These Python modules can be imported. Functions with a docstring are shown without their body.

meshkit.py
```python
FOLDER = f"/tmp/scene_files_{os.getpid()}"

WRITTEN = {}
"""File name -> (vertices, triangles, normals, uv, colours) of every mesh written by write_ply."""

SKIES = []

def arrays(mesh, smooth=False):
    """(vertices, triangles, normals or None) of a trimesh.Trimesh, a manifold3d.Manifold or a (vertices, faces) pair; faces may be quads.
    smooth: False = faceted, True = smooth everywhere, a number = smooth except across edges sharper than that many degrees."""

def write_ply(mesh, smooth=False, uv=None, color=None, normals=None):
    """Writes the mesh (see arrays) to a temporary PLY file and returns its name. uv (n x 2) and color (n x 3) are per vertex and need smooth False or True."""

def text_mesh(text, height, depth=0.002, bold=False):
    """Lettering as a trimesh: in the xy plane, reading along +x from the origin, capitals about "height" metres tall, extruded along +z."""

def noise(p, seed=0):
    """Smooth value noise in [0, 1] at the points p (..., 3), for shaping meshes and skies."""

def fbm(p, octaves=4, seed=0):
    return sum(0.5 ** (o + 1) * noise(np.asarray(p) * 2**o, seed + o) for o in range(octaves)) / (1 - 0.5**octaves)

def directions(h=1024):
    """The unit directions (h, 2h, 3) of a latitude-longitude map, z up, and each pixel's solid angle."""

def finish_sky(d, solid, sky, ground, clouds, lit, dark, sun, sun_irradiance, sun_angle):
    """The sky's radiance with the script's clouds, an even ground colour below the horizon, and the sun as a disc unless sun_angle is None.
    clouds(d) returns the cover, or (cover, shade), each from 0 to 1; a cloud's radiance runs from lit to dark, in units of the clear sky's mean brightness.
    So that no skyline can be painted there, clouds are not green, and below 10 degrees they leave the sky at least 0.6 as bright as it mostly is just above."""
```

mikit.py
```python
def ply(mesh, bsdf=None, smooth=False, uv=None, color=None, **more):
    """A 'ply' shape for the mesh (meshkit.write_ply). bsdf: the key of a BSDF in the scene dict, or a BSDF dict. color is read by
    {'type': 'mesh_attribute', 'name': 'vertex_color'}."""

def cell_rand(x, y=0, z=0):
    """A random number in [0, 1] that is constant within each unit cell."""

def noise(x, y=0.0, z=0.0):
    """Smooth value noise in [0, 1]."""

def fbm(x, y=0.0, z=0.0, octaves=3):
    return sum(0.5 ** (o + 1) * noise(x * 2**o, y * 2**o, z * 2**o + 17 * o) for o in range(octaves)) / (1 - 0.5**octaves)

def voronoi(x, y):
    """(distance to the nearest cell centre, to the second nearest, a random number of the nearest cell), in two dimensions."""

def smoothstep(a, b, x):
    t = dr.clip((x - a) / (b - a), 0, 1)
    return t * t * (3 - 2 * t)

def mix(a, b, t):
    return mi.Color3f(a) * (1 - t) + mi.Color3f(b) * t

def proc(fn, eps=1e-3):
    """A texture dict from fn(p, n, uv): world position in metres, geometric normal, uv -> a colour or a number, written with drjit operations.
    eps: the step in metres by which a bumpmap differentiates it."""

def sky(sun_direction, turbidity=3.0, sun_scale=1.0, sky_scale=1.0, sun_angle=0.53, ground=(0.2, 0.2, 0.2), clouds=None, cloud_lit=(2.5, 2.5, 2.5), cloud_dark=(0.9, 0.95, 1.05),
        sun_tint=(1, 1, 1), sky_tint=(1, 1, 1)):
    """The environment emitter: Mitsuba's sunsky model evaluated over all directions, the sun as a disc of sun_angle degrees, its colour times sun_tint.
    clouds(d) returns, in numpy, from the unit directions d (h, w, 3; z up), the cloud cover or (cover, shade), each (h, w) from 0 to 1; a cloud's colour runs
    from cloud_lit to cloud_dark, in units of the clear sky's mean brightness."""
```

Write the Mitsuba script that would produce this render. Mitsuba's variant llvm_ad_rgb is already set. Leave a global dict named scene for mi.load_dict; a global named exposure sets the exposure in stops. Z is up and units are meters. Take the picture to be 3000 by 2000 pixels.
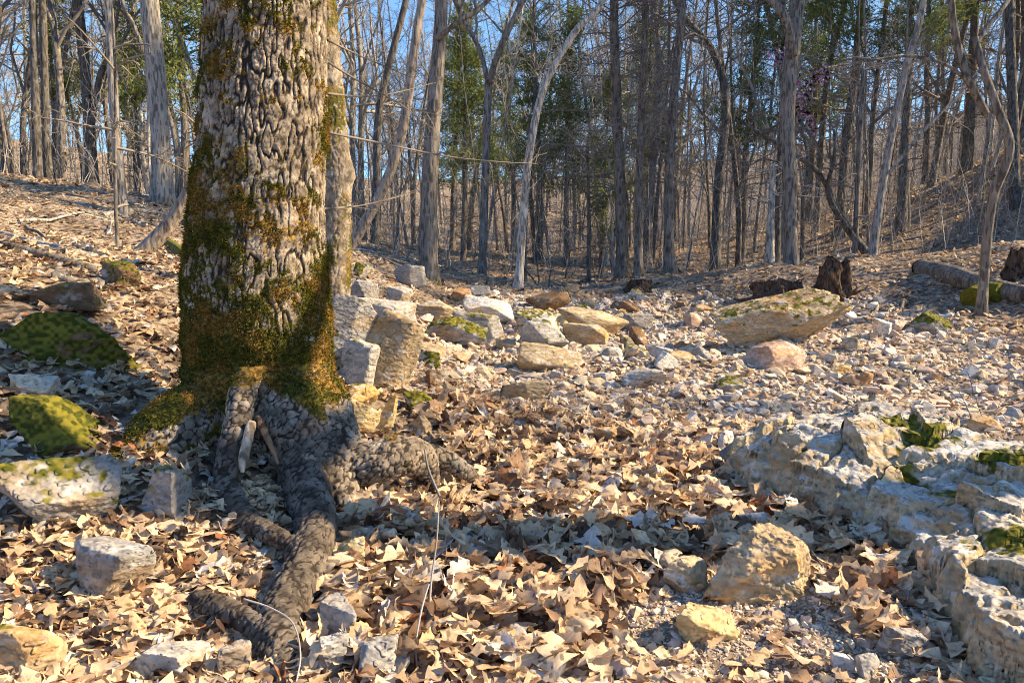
import math, numpy as np, trimesh, mitsuba as mi, drjit as dr, mikit, meshkit
from mikit import proc, noise, fbm, voronoi, smoothstep, mix, cell_rand
from scipy.interpolate import RBFInterpolator, RegularGridInterpolator
from scipy.spatial import cKDTree
import shapely
from shapely.geometry import Polygon

T = mi.ScalarTransform4f
scene, labels = {}, {}
nrm = lambda v: np.asarray(v, float) / np.linalg.norm(v)

# ------------------------------------------------------------------ camera, sky, exposure
F, CX, CY = 1777.0, 1176.0, 784.0          # focal length and centre in the 2352 x 1568 measuring grid
PITCH = math.radians(7.18)
CAM = np.array([0.0, 0.0, 1.1])
FWD = np.array([0, math.cos(PITCH), -math.sin(PITCH)])
UPV = np.array([0, math.sin(PITCH), math.cos(PITCH)])
scene['camera'] = {'type': 'perspective', 'fov': 2 * math.degrees(math.atan(CX / F)), 'fov_axis': 'x', 'near_clip': 0.05, 'far_clip': 2000.0,
                   'to_world': T().look_at(origin=CAM.tolist(), target=(CAM + FWD).tolist(), up=[0, 0, 1])}
SUN = nrm([0.96, -0.03, 0.67])
scene['sky'] = mikit.sky(SUN.tolist(), turbidity=3, sun_scale=1.0, sky_scale=0.9, sun_tint=(1.0, 0.95, 0.82), sky_tint=(0.76, 0.97, 1.15))
exposure = 3.0


def ray(px, py):
    return FWD + np.array([1.0, 0, 0]) * (px - CX) / F - UPV * (py - CY) / F


def P(px, py, t):
    return CAM + t * ray(px, py)


def Pz(px, py, z):
    d = ray(px, py)
    return CAM + d * (z - CAM[2]) / d[2]


# ------------------------------------------------------------------ bookkeeping
def put(key, entry):
    k, n = key, 0
    while k in scene:
        n += 1
        k = f'{key}_{n:03d}'
    scene[k] = entry
    return k


TAKEN = set()


def thing(name, label, cat, group=None):
    k, n = name, 0
    while k in TAKEN or k in scene:
        n += 1
        k = f'{name}_{n:03d}'
    TAKEN.add(k)
    labels[k] = {'label': label, 'category': cat}
    if group:
        labels[k]['group'] = group
    return k


class MB:
    """collects pieces of ONE mesh"""
    def __init__(self):
        self.v, self.f, self.uv, self.n = [], [], [], 0

    def add(self, v, f, uv):
        self.v.append(v); self.f.append(np.asarray(f) + self.n)
        uv = np.asarray(uv, float)
        self.uv.append(np.tile(uv, (len(v), 1)) if uv.ndim == 1 else uv)
        self.n += len(v)

    def mesh(self):
        return np.vstack(self.v), np.vstack(self.f), np.vstack(self.uv)

    def ply(self, bsdf, smooth=True):
        v, f, uv = self.mesh()
        return mikit.ply((v, f), bsdf, smooth=smooth, uv=uv)

    def put(self, key, bsdf, smooth=True):
        return put(key, self.ply(bsdf, smooth))


# ------------------------------------------------------------------ materials (uv.x = tone number + 0..1, uv.y = moss or local coordinate)
def pal(i, cols):
    c = mi.Color3f(cols[0])
    for k in range(1, len(cols)):
        c = dr.select(i >= k, mi.Color3f(cols[k]), c)
    return c


ROCK = [(.43, .41, .375), (.45, .35, .22), (.56, .43, .22), (.30, .29, .28), (.47, .35, .29), (.20, .135, .085), (.50, .28, .13), (.62, .60, .57)]
MOSS_A, MOSS_B = (.055, .065, .008), (.17, .15, .018)


def rock_col(p, n, uv):
    c = pal(dr.floor(uv.x), ROCK)
    big = fbm(p.x * 9, p.y * 9, p.z * 11, 3)
    fine = fbm(p.x * 55 + 7, p.y * 55, p.z * 70, 3)
    lay = noise((p.z + .05 * big) * 75, p.x * 4, p.y * 4)
    c = c * (.72 + .5 * lay)
    spot = smoothstep(.52, .70, fbm(p.x * 24, p.y * 24 + 5, p.z * 24, 4)) * smoothstep(.40, .6, big)
    speck = smoothstep(.56, .70, fbm(p.x * 80 + 9, p.y * 80, p.z * 80, 3)) * smoothstep(.4, .6, fbm(p.x * 7, p.y * 7 + 4, p.z * 7, 2))
    pit = smoothstep(.33, .22, fbm(p.x * 75, p.y * 75, p.z * 75 + 9, 2))
    c = c * (.52 + .9 * fine) * (.7 + .6 * big)
    c = mix(c, c * mi.Color3f(1.08, .87, .64), smoothstep(.5, .78, fbm(p.x * 5 + 3, p.y * 5, p.z * 8, 2)))
    c = mix(c, mi.Color3f(.62, .61, .57), spot * .6)
    c = mix(c, mi.Color3f(.08, .072, .065), speck * .5)
    c = mix(c, mi.Color3f(.07, .06, .05), pit * .4)
    mossn = fbm(p.x * 26, p.y * 26, p.z * 26 + 3, 3)
    m = smoothstep(.36, .62, uv.y + (mossn - .5) * 1.2)
    return mix(c, mix(MOSS_A, MOSS_B, smoothstep(.3, .75, noise(p.x * 60, p.y * 60, p.z * 60))), m)


def rock_bump(p, n, uv):
    return fbm(p.x * 45, p.y * 45, p.z * 60, 3) + .6 * smoothstep(.35, .25, noise(p.x * 60, p.y * 60, p.z * 60))


scene['rock_material'] = {'type': 'bumpmap', 'scale': 0.011, 'tex': proc(rock_bump, 2e-3), 'bsdf': {'type': 'principled', 'base_color': proc(rock_col), 'roughness': .88, 'specular': .25}}

STONE = [(.53, .47, .40), (.47, .38, .28), (.54, .45, .31), (.33, .30, .28), (.50, .39, .32), (.24, .17, .12), (.46, .31, .20), (.62, .575, .52)]


def stone_col(p, n, uv):
    c = pal(dr.floor(uv.x), STONE)
    return c * (.55 + .9 * fbm(p.x * 60, p.y * 60, p.z * 60, 2)) * (.75 + .5 * (uv.x - dr.floor(uv.x)))


scene['stone_material'] = {'type': 'principled', 'base_color': proc(stone_col), 'roughness': .85, 'specular': .25}

LEAF = [(.70, .56, .385), (.56, .42, .285), (.33, .22, .145), (.13, .085, .06), (.32, .15, .08), (.60, .56, .52), (.55, .40, .25)]


def leaf_col(p, n, uv):
    i = dr.floor(uv.x)
    u = uv.x - i - .5
    c = pal(i, LEAF)
    c = c * (.6 + .8 * fbm(p.x * 28, p.y * 28, p.z * 28, 3))
    mid = smoothstep(.035, .012, dr.abs(u))
    w = (uv.y * 6 + dr.abs(u) * 4)
    vein = smoothstep(.10, .03, dr.abs(w - dr.floor(w) - .5)) * .5
    c = mix(c, c * 1.35, dr.maximum(mid, vein) * .7)
    return mix(c, c * .45, smoothstep(.66, .78, noise(p.x * 70, p.y * 70, p.z * 70)))


scene['leaf_material'] = {'type': 'principledthin', 'base_color': proc(leaf_col), 'roughness': .7, 'diff_trans': .5, 'spec_trans': 0.0, 'eta': 1.3}


def ground_col(p, n, uv):
    g = fbm(p.x * 3, p.y * 3, 0., 4)
    f = fbm(p.x * 30, p.y * 30, p.z * 30, 4)
    lf = mix((.10, .075, .055), (.28, .225, .175), smoothstep(.35, .62, f))
    st = mix((.20, .14, .09), (.38, .30, .22), smoothstep(.35, .65, f))
    return mix(st, lf, dr.clip(uv.y, 0, 1)) * (.6 + .8 * g)


scene['ground_material'] = {'type': 'bumpmap', 'scale': .02, 'tex': proc(lambda p, n, uv: fbm(p.x * 22, p.y * 22, p.z * 22, 3), 4e-3),
                            'bsdf': {'type': 'principled', 'base_color': proc(ground_col), 'roughness': .95, 'specular': .1}}

BARK = [(.21, .19, .17), (.33, .305, .275), (.14, .128, .115), (.30, .255, .215), (.44, .415, .38), (.18, .16, .14), (.075, .06, .045)]


def bark_col(p, n, uv):
    i = dr.floor(uv.x)
    c = pal(i, BARK)
    st = fbm(p.x * 34, p.y * 34, p.z * 5, 3)
    c = c * (.35 + 1.3 * st)
    c = mix(c, c * .35, smoothstep(.46, .36, noise(p.x * 60, p.y * 60, p.z * 9)) * .8)
    c = mix(c, (.42, .42, .38), smoothstep(.62, .74, fbm(p.x * 14, p.y * 14, p.z * 12 + 4, 3)) * .25)
    m = smoothstep(.40, .62, uv.y + (fbm(p.x * 24, p.y * 24, p.z * 24, 2) - .5) * .9)
    return mix(c, mix(MOSS_A, MOSS_B, noise(p.x * 50, p.y * 50, p.z * 50)), m)


scene['bark_material'] = {'type': 'bumpmap', 'scale': .012, 'tex': proc(lambda p, n, uv: fbm(p.x * 40, p.y * 40, p.z * 7, 2), 3e-3),
                          'bsdf': {'type': 'principled', 'base_color': proc(bark_col), 'roughness': .9, 'specular': .15}}


def twig_col(p, n, uv):
    return pal(dr.floor(uv.x), BARK) * (.85 + .9 * noise(p.x * 9, p.y * 9, p.z * 9))


scene['twig_material'] = {'type': 'diffuse', 'reflectance': proc(twig_col)}


def oak_col(p, n, uv):      # uv.x = how proud the bark plate stands, uv.y = moss
    h = uv.x
    m0 = dr.maximum(uv.y, 0)
    dark = dr.maximum(-uv.y, 0)
    plate = mix((.13, .11, .09), (.38, .325, .265), smoothstep(.2, .85, fbm(p.x * 26, p.y * 26, p.z * 20, 3)))
    plate = mix(plate, (.50, .47, .42), smoothstep(.56, .74, fbm(p.x * 17 + 3, p.y * 17, p.z * 14, 3)) * .5)
    plate = plate * (.65 + .7 * fbm(p.x * 110, p.y * 110, p.z * 60, 2))
    plate = plate * mix((1.0, .97, .92), (.42, .41, .41), dark)
    c = mix((.032, .026, .022), plate, smoothstep(.12, .55, h))
    tuft = fbm(p.x * 70, p.y * 70, p.z * 70, 2)
    m = smoothstep(.36, .56, m0 + (tuft - .5) * .7)
    gold = smoothstep(.45, .62, fbm(p.x * 9, p.y * 9, p.z * 9 + 6, 3))
    mc = mix(mix((.022, .026, .007), (.11, .10, .018), smoothstep(.3, .7, tuft)), mix((.07, .042, .012), (.26, .165, .04), smoothstep(.3, .7, tuft)), gold)
    return mix(c, mc, m)


scene['oak_bark_material'] = {'type': 'bumpmap', 'scale': .006, 'tex': proc(lambda p, n, uv: fbm(p.x * 90, p.y * 90, p.z * 55, 3), 2e-3),
                              'bsdf': {'type': 'principled', 'base_color': proc(oak_col), 'roughness': .92, 'specular': .15}}


def moss_col(p, n, uv):
    gold = smoothstep(.42, .62, fbm(p.x * 9, p.y * 9, p.z * 9 + 6, 3))
    return mix(mix((.035, .042, .008), (.16, .145, .022), uv.x), mix((.11, .07, .015), (.34, .22, .055), uv.x), gold)


scene['moss_material'] = {'type': 'principledthin', 'base_color': proc(moss_col), 'roughness': .8, 'diff_trans': .6, 'spec_trans': 0.0, 'eta': 1.3}


def cedar_col(p, n, uv):
    return mix((.08, .12, .045), (.27, .30, .10), uv.x) * (.5 + noise(p.x * 1.5, p.y * 1.5, p.z * 1.5))


scene['cedar_material'] = {'type': 'principledthin', 'base_color': proc(cedar_col), 'roughness': .7, 'diff_trans': .6, 'spec_trans': 0.0, 'eta': 1.3}


def wood_col(p, n, uv):
    g = fbm(p.x * 60, p.y * 60, p.z * 12, 3)
    c = pal(dr.floor(uv.x), [(.085, .058, .042), (.46, .37, .28), (.17, .11, .07)])
    return mix(c * .3, c * 1.5, smoothstep(.25, .75, g))


scene['wood_material'] = {'type': 'bumpmap', 'scale': .01, 'tex': proc(lambda p, n, uv: fbm(p.x * 60, p.y * 60, p.z * 14, 3), 3e-3),
                          'bsdf': {'type': 'principled', 'base_color': proc(wood_col), 'roughness': .95, 'specular': .1}}
scene['blossom_material'] = {'type': 'diffuse', 'reflectance': {'type': 'rgb', 'value': [.85, .42, .62]}}

# ------------------------------------------------------------------ terrain
ctl = [Pz(*q) for q in [
    (600, 1560, 0), (1176, 1560, -.02), (1800, 1560, -.02), (2352, 1560, .03), (700, 1350, .02), (1176, 1300, 0), (1700, 1300, 0), (2200, 1250, .08), (2352, 1180, .15),
    (880, 1130, -.10), (960, 1160, -.06), (1300, 1120, .02), (1800, 1080, .06), (2352, 1000, .1), (1000, 980, .07), (1400, 950, .06), (1900, 920, .08), (2352, 880, .12),
    (1050, 840, .14), (1300, 830, .13), (1650, 830, .12), (2000, 820, .14), (2352, 780, .22), (1100, 760, .2), (1400, 760, .18), (1700, 740, .2), (2100, 740, .26),
    (1200, 690, .3), (1500, 692, .26), (1800, 692, .30), (2100, 690, .42), (2352, 690, .5),
    (1480, 640, .52), (1800, 634, .62), (2000, 640, .62), (2250, 650, .65), (2352, 640, .72)]]
ctl += [P(*q) for q in [
    (450, 700, 4.8), (300, 700, 4.4), (100, 700, 4.0), (0, 700, 3.8), (0, 560, 6.5), (200, 580, 6.5), (400, 600, 6.5), (0, 430, 11), (200, 440, 12), (370, 465, 12), (450, 520, 11),
    (60, 1000, 2.9), (60, 1300, 2.4), (200, 1568, 1.95), (640, 1060, 3.2), (560, 1050, 3.1), (740, 700, 5.5), (830, 590, 10), (900, 600, 12), (1000, 650, 11.5), (1100, 632, 15),
    (950, 760, 6.5), (850, 900, 4.6), (1300, 642, 16), (1350, 600, 24), (1400, 575, 35), (1100, 580, 30), (1250, 560, 50),
    (1700, 610, 22), (1650, 545, 40), (1800, 500, 38), (2000, 575, 20), (2100, 450, 25), (2352, 560, 16.5), (2352, 340, 22), (2352, 440, 19.5), (2352, 365, 32), (2100, 455, 42), (1800, 500, 58), (2352, 390, 50)]]
ctl += [np.array(q, float) for q in [(60, 20, 22), (60, -20, 16), (-12, 25, 2.4), (-25, 30, 4), (-30, 10, 6), (-20, 50, 4), (0, 60, 2.2), (0, 90, 6), (-40, 80, 10),
                                     (30, 100, 9), (-60, 20, 12), (8, 4, .7), (14, 0, 2), (25, -5, 5), (-5, 0, 1.1), (-8, 3, 2), (0, -5, -.1), (0, -20, -.3), (5, -10, .5), (-6, -10, 1),
                                     (17.5, 14, 5), (20.5, 14, 8.5), (25, 14, 12), (21, 19, 8), (28, 19, 13), (20, 6, 4), (27, 4, 6), (0, 160, 14), (-120, 100, 20), (120, 100, 34), (120, -60, 24), (-120, -60, 20), (0, -120, 0)]]
ctl = np.array(ctl)
near = RBFInterpolator(ctl[:, :2], ctl[:, 2], kernel='thin_plate_spline', smoothing=.02)


def sgrid(n, ext, fine, c=0.0):
    u = np.linspace(-1, 1, n)
    k = np.arcsinh(ext / fine)
    return c + fine * np.sinh(k * u)


gx = sgrid(370, 300, 1.5, .4)
gy = sgrid(400, 300, 1.6, 3.2)
GX, GY = np.meshgrid(gx, gy, indexing='ij')
cl = lambda a: np.clip(a, -150, 170)
q = np.stack([cl(GX).ravel(), cl(GY).ravel()], 1)
base = near(q).reshape(GX.shape)
base = np.clip(base, -.6, 45)
DD = np.hypot(GX, GY)
side_ = np.clip((np.abs(GX) / np.maximum(GY, 1) - .08) / .5, 0, 1)
lim = 1.1 + DD * (np.interp(DD, [0, 26, 45, 100, 300], [.16, .15, .085, .085, .085]) + .07 * side_)
base = np.where((GY > 24) | (DD > 60), np.minimum(base, lim), base)
p3 = np.stack([GX, GY, GX * 0], -1)
dist = np.hypot(GX, GY)
base += (meshkit.fbm(p3 * 1.3, 4, 3) - .5) * .10 * np.clip(dist / 3, .5, 3) + (meshkit.fbm(p3 * 5.0, 3, 8) - .5) * .05
HG = RegularGridInterpolator((gx, gy), base, bounds_error=False, fill_value=None)
H = lambda x, y: HG(np.stack([np.asarray(x, float), np.asarray(y, float)], -1))


def on_ground(px, py):
    """the point of the terrain seen in that direction"""
    d = ray(px, py)
    t = np.geomspace(1.2, 120, 1500)
    p = CAM + t[:, None] * d
    below = np.nonzero(p[:, 2] < H(p[:, 0], p[:, 1]))[0]
    k = below[0] if len(below) else len(t) - 1
    return p[k]


poly = lambda pts: Polygon([on_ground(*q)[:2] for q in pts])
GRAVEL_BAR = poly([(950, 740), (1200, 690), (1500, 680), (2000, 700), (2352, 800), (2352, 1060), (1900, 1000), (1600, 1050), (1300, 940), (1000, 900)])
GRAVEL_NEAR = poly([(1330, 1568), (1420, 1400), (1560, 1290), (1750, 1260), (1950, 1400), (2150, 1568)])
LEAF_NEAR = poly([(690, 1568), (1480, 1568), (1380, 1420), (1560, 1330), (1700, 1300), (2080, 1250), (1740, 1130), (1600, 1060), (1450, 1000), (1050, 900), (960, 960), (1060, 1080), (830, 1170), (760, 1300)])
LEAF_GAP = poly([(1880, 1200), (2080, 1250), (2180, 1450), (2050, 1520), (1900, 1400)])
bed = np.asarray(shapely.contains_xy(shapely.union_all([GRAVEL_BAR.buffer(.2), GRAVEL_NEAR.buffer(.05)]), GX, GY), float)
I, J = np.meshgrid(np.arange(len(gx) - 1), np.arange(len(gy) - 1), indexing='ij')
a = (I * len(gy) + J).ravel()
quads = np.stack([a, a + len(gy), a + len(gy) + 1, a + 1], 1)
tv = np.stack([GX.ravel(), GY.ravel(), base.ravel()], 1)
put('ground', mikit.ply((tv, np.vstack([quads[:, [0, 1, 2]], quads[:, [0, 2, 3]]])), 'ground_material', smooth=True, uv=np.stack([GX.ravel() * 0 + .5, 1 - bed.ravel()], 1)))
labels['ground'] = {'label': 'brown leafy forest floor and dry stony creek bed', 'kind': 'structure'}


# ------------------------------------------------------------------ rocks
def rot(rng, tilt=math.pi):
    a = rng.uniform(0, 2 * math.pi); b = rng.uniform(-tilt, tilt); c = rng.uniform(-tilt, tilt)
    return trimesh.transformations.euler_matrix(b, c, a)[:3, :3]


ICO = {k: trimesh.creation.icosphere(subdivisions=k) for k in (1, 2, 3, 4, 5)}


def rock_shape(seed, sub, planes=13, rough=.06, strata=.0, soft=42):
    """a blocky stone of unit half-size: the inside of random planes, rounded, roughened"""
    rng = np.random.default_rng(seed)
    d = np.array(ICO[sub].vertices)
    n = rng.normal(size=(planes, 3)); n /= np.linalg.norm(n, axis=1, keepdims=True)
    n = np.vstack([n, [[0, 0, 1], [0, 0, -1]]])
    h = rng.uniform(.62, 1.0, len(n))
    r = h[None] / np.maximum(d @ n.T, .08)
    r = -np.log(np.exp(-soft * np.minimum(r, 3)).sum(1)) / soft
    v = d * r[:, None]
    v /= np.abs(v).max(0)
    o = rng.uniform(0, 50, 3)
    k = (meshkit.fbm(v * 2.2 + o, 4, 1) - .5) * 2 * rough * 1.5 + (np.abs(meshkit.fbm(v * 5 + o, 4, 2) - .5) * -2 + .3) * rough
    if strata:
        k += strata * (np.abs(((v[:, 2] * 3.2 + meshkit.fbm(v * 2 + o, 2, 5)) % 1) - .5) - .25)
    if sub >= 4:
        k += (meshkit.fbm(v * 14 + o, 3, 7) - .5) * rough * .55
    return v * (1 + k)[:, None]


def vnormals(v, f):
    n = np.zeros_like(v); c = np.cross(v[f[:, 1]] - v[f[:, 0]], v[f[:, 2]] - v[f[:, 0]])
    for k in range(3):
        np.add.at(n, f[:, k], c)
    return n / (np.linalg.norm(n, axis=1, keepdims=True) + 1e-12)


def place_rock(mb, seed, centre, size, yaw=0., pitch=0., roll=0., sub=4, tone=0, moss=0., rough=.06, strata=0., planes=13):
    v = rock_shape(seed, sub, planes, rough, strata) * np.asarray(size) / 2
    v = v @ trimesh.transformations.euler_matrix(pitch, roll, yaw)[:3, :3].T + centre
    f = np.array(ICO[sub].faces)
    n = vnormals(v, f)
    mw = moss * (.25 + .75 * np.clip(n[:, 2] * .8 + .4, 0, 1)) + (meshkit.fbm(v * 4, 3, seed % 91) - .5) * .9 * min(1, moss * 3)
    mb.add(v, f, np.stack([np.full(len(v), tone + .5), np.clip(mw, 0, 1)], 1))


def rock(label, box, tone, moss=0., roll=0., seed=None, rough=.06, strata=.0, depth=.75, name='rock', cat='rock', group=None, sink=.12, pitch=0., yaw=None, planes=13, lift=0., dims=None):
    x0, y0, x1, y1 = box
    seed = seed if seed is not None else int(x0 * 7 + y0)
    g = on_ground((x0 + x1) / 2, y1 - .06 * (y1 - y0))
    t = g[1] / ray((x0 + x1) / 2, y1)[1]
    w = (x1 - x0) / F * t
    hh = (y1 - y0) / F * t
    phi = math.atan((y1 - 560) / F)
    dep = depth * w if w > hh else depth * (w + hh) / 2
    h = max((hh - dep * math.sin(phi) * .3) / math.cos(phi), .28 * min(w, dep))
    if dims:
        h0, (w, h) = h, (dims[0] / F * t, dims[1] / F * t)
        dep = depth * w
    px = max(x1 - x0, y1 - y0)
    sub = 5 if px > 200 else 4 if px > 62 else 3
    c = np.array([g[0], g[1] + dep * .42, 0])
    c[2] = g[2] + (h0 if dims else h) * (.5 - sink) + lift
    mb = MB()
    rng = np.random.default_rng(seed + 5)
    place_rock(mb, seed, c, (w * 1.03, dep, h * 1.12), rng.uniform(-.25, .25) if yaw is None else yaw, pitch, roll, sub, tone, moss, rough, strata, planes)
    k = thing(name, label, cat, group)
    scene[k] = mb.ply('rock_material')
    return k


# the large boulder at the side of the bed
def boulder():
    g = lambda px, py: on_ground(px, py)[:2]
    w = lambda px, t: (P(px, 1000, t)[0], P(px, 1000, t)[1])
    global BOULDER
    foot = BOULDER = Polygon([g(1665, 1112), g(1760, 1160), g(1900, 1206), g(2055, 1268), g(2150, 1400), g(2255, 1568), (1.35, 1.55), (2.3, 1.5), (3.2, 2.4), w(2700, 2.75), w(2352, 3.0), w(2120, 3.5), w(1960, 3.72), w(1800, 3.66)]).buffer(.05).buffer(-.03)
    c = np.array([P(*q) for q in [(1780, 1000, 3.2), (1880, 980, 3.22), (2000, 965, 3.3), (2150, 1008, 3.05), (2352, 1080, 2.65), (2030, 1020, 3.02), (2070, 1120, 2.82), (2200, 1150, 2.55), (2352, 1220, 2.28), (2160, 1230, 2.5),
                                  (2250, 1360, 2.08), (2352, 1450, 1.9), (1760, 1050, 3.2), (1830, 1010, 3.12), (2450, 1200, 2.5), (2600, 1300, 2.3)]])
    top = RBFInterpolator(c[:, :2], c[:, 2], kernel='linear', smoothing=.0)
    x0, y0, x1, y1 = foot.bounds
    xs, ys = np.arange(x0 - .03, min(x1, 2.4), .0075), np.arange(y0 - .03, y1 + .03, .0075)
    X, Y = np.meshgrid(xs, ys, indexing='ij')
    q = np.stack([X.ravel(), Y.ravel()], 1)
    o = np.column_stack([q, q[:, 0] * 0])
    wob = (meshkit.fbm(o * 5, 3, 3) - .5) * .09 + (meshkit.fbm(o * 17, 3, 4) - .5) * .05
    d = shapely.distance(shapely.points(q), foot.exterior)
    d = np.where(shapely.contains_xy(foot, q[:, 0], q[:, 1]), d, -d) + wob
    zg = H(q[:, 0], q[:, 1])
    zt = np.clip(top(q), .03, .5) + (meshkit.fbm(o * 3.5, 4, 5) - .5) * .10
    rise = np.clip(d / .06, 0, 1) ** .5
    rb_ = np.random.default_rng(15)
    cc = rb_.uniform([x0, y0], [x1, y1], (150, 2))
    wq = q + (np.stack([meshkit.fbm(o * 6 + k, 3, 21) for k in (0, 7)], -1) - .5) * .10
    db, ib = cKDTree(cc).query(wq, k=2)
    ib, gap = ib[:, 0], db[:, 1] - db[:, 0]
    sl, of = rb_.normal(0, .16, (150, 2)), rb_.normal(0, .018, 150)
    zt = zt + of[ib] + ((wq - cc[ib]) * sl[ib]).sum(1)
    z = zg - .04 + (np.maximum(zt, zg + .03) - zg + .04) * rise
    z3 = np.column_stack([q, z])
    z -= .03 * np.clip(1 - gap / .012, 0, 1) * rise * (meshkit.noise(o * 4, 33) > .45)
    bed_ = (z3[:, 2] + .06 * meshkit.fbm(o * 3, 2, 36)) / .045
    z += (meshkit.fbm(z3 * 12, 3, 6) - .5) * .022 * rise + (meshkit.fbm(z3 * 40, 3, 7) - .5) * .020 * rise + (np.abs(bed_ - np.floor(bed_) - .5) - .25) * .022 * rise
    pits = meshkit.fbm(z3 * 24, 2, 37)
    z -= .016 * np.clip((.36 - pits) / .06, 0, 1) * rise
    lat = (meshkit.fbm(np.column_stack([q, z]) * 13, 3, 8) - .5) * .05
    z = np.where(d < -.012, zg - .06, z)
    v = np.column_stack([q[:, 0] + lat * (rise < 1), q[:, 1] + lat * (rise < 1), z])
    ny = len(ys)
    I, J = np.meshgrid(np.arange(len(xs) - 1), np.arange(ny - 1), indexing='ij')
    a = (I * ny + J).ravel()
    f = np.vstack([np.stack([a, a + ny, a + ny + 1], 1), np.stack([a, a + ny + 1, a + 1], 1)])
    f = f[(d[f] > -.03).all(1)]
    n = vnormals(v, f)
    moss = np.zeros(len(v))
    for px, py, t, r in [(2060, 1010, 3.2, .13), (2120, 1030, 3.05, .13), (2070, 1130, 2.9, .09), (2085, 1190, 2.8, .08), (2310, 1060, 2.8, .13), (2190, 1170, 2.68, .10), (1850, 1060, 3.1, .05), (2330, 1290, 2.3, .13)]:
        c0 = P(px, py, t)
        moss = np.maximum(moss, .95 * np.exp(-(((v - c0) * [1, 1, .7]) ** 2).sum(1) / r ** 2))
    tone = np.where(n[:, 2] + (meshkit.fbm(v * 9, 2, 9) - .5) * .5 > .78, .5, 1.5)
    k = thing('boulder', 'huge pitted limestone boulder with moss patches at the edge of the creek bed', 'boulder')
    scene[k] = mikit.ply((v, f), 'rock_material', smooth=True, uv=np.stack([tone, moss], 1))


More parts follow.
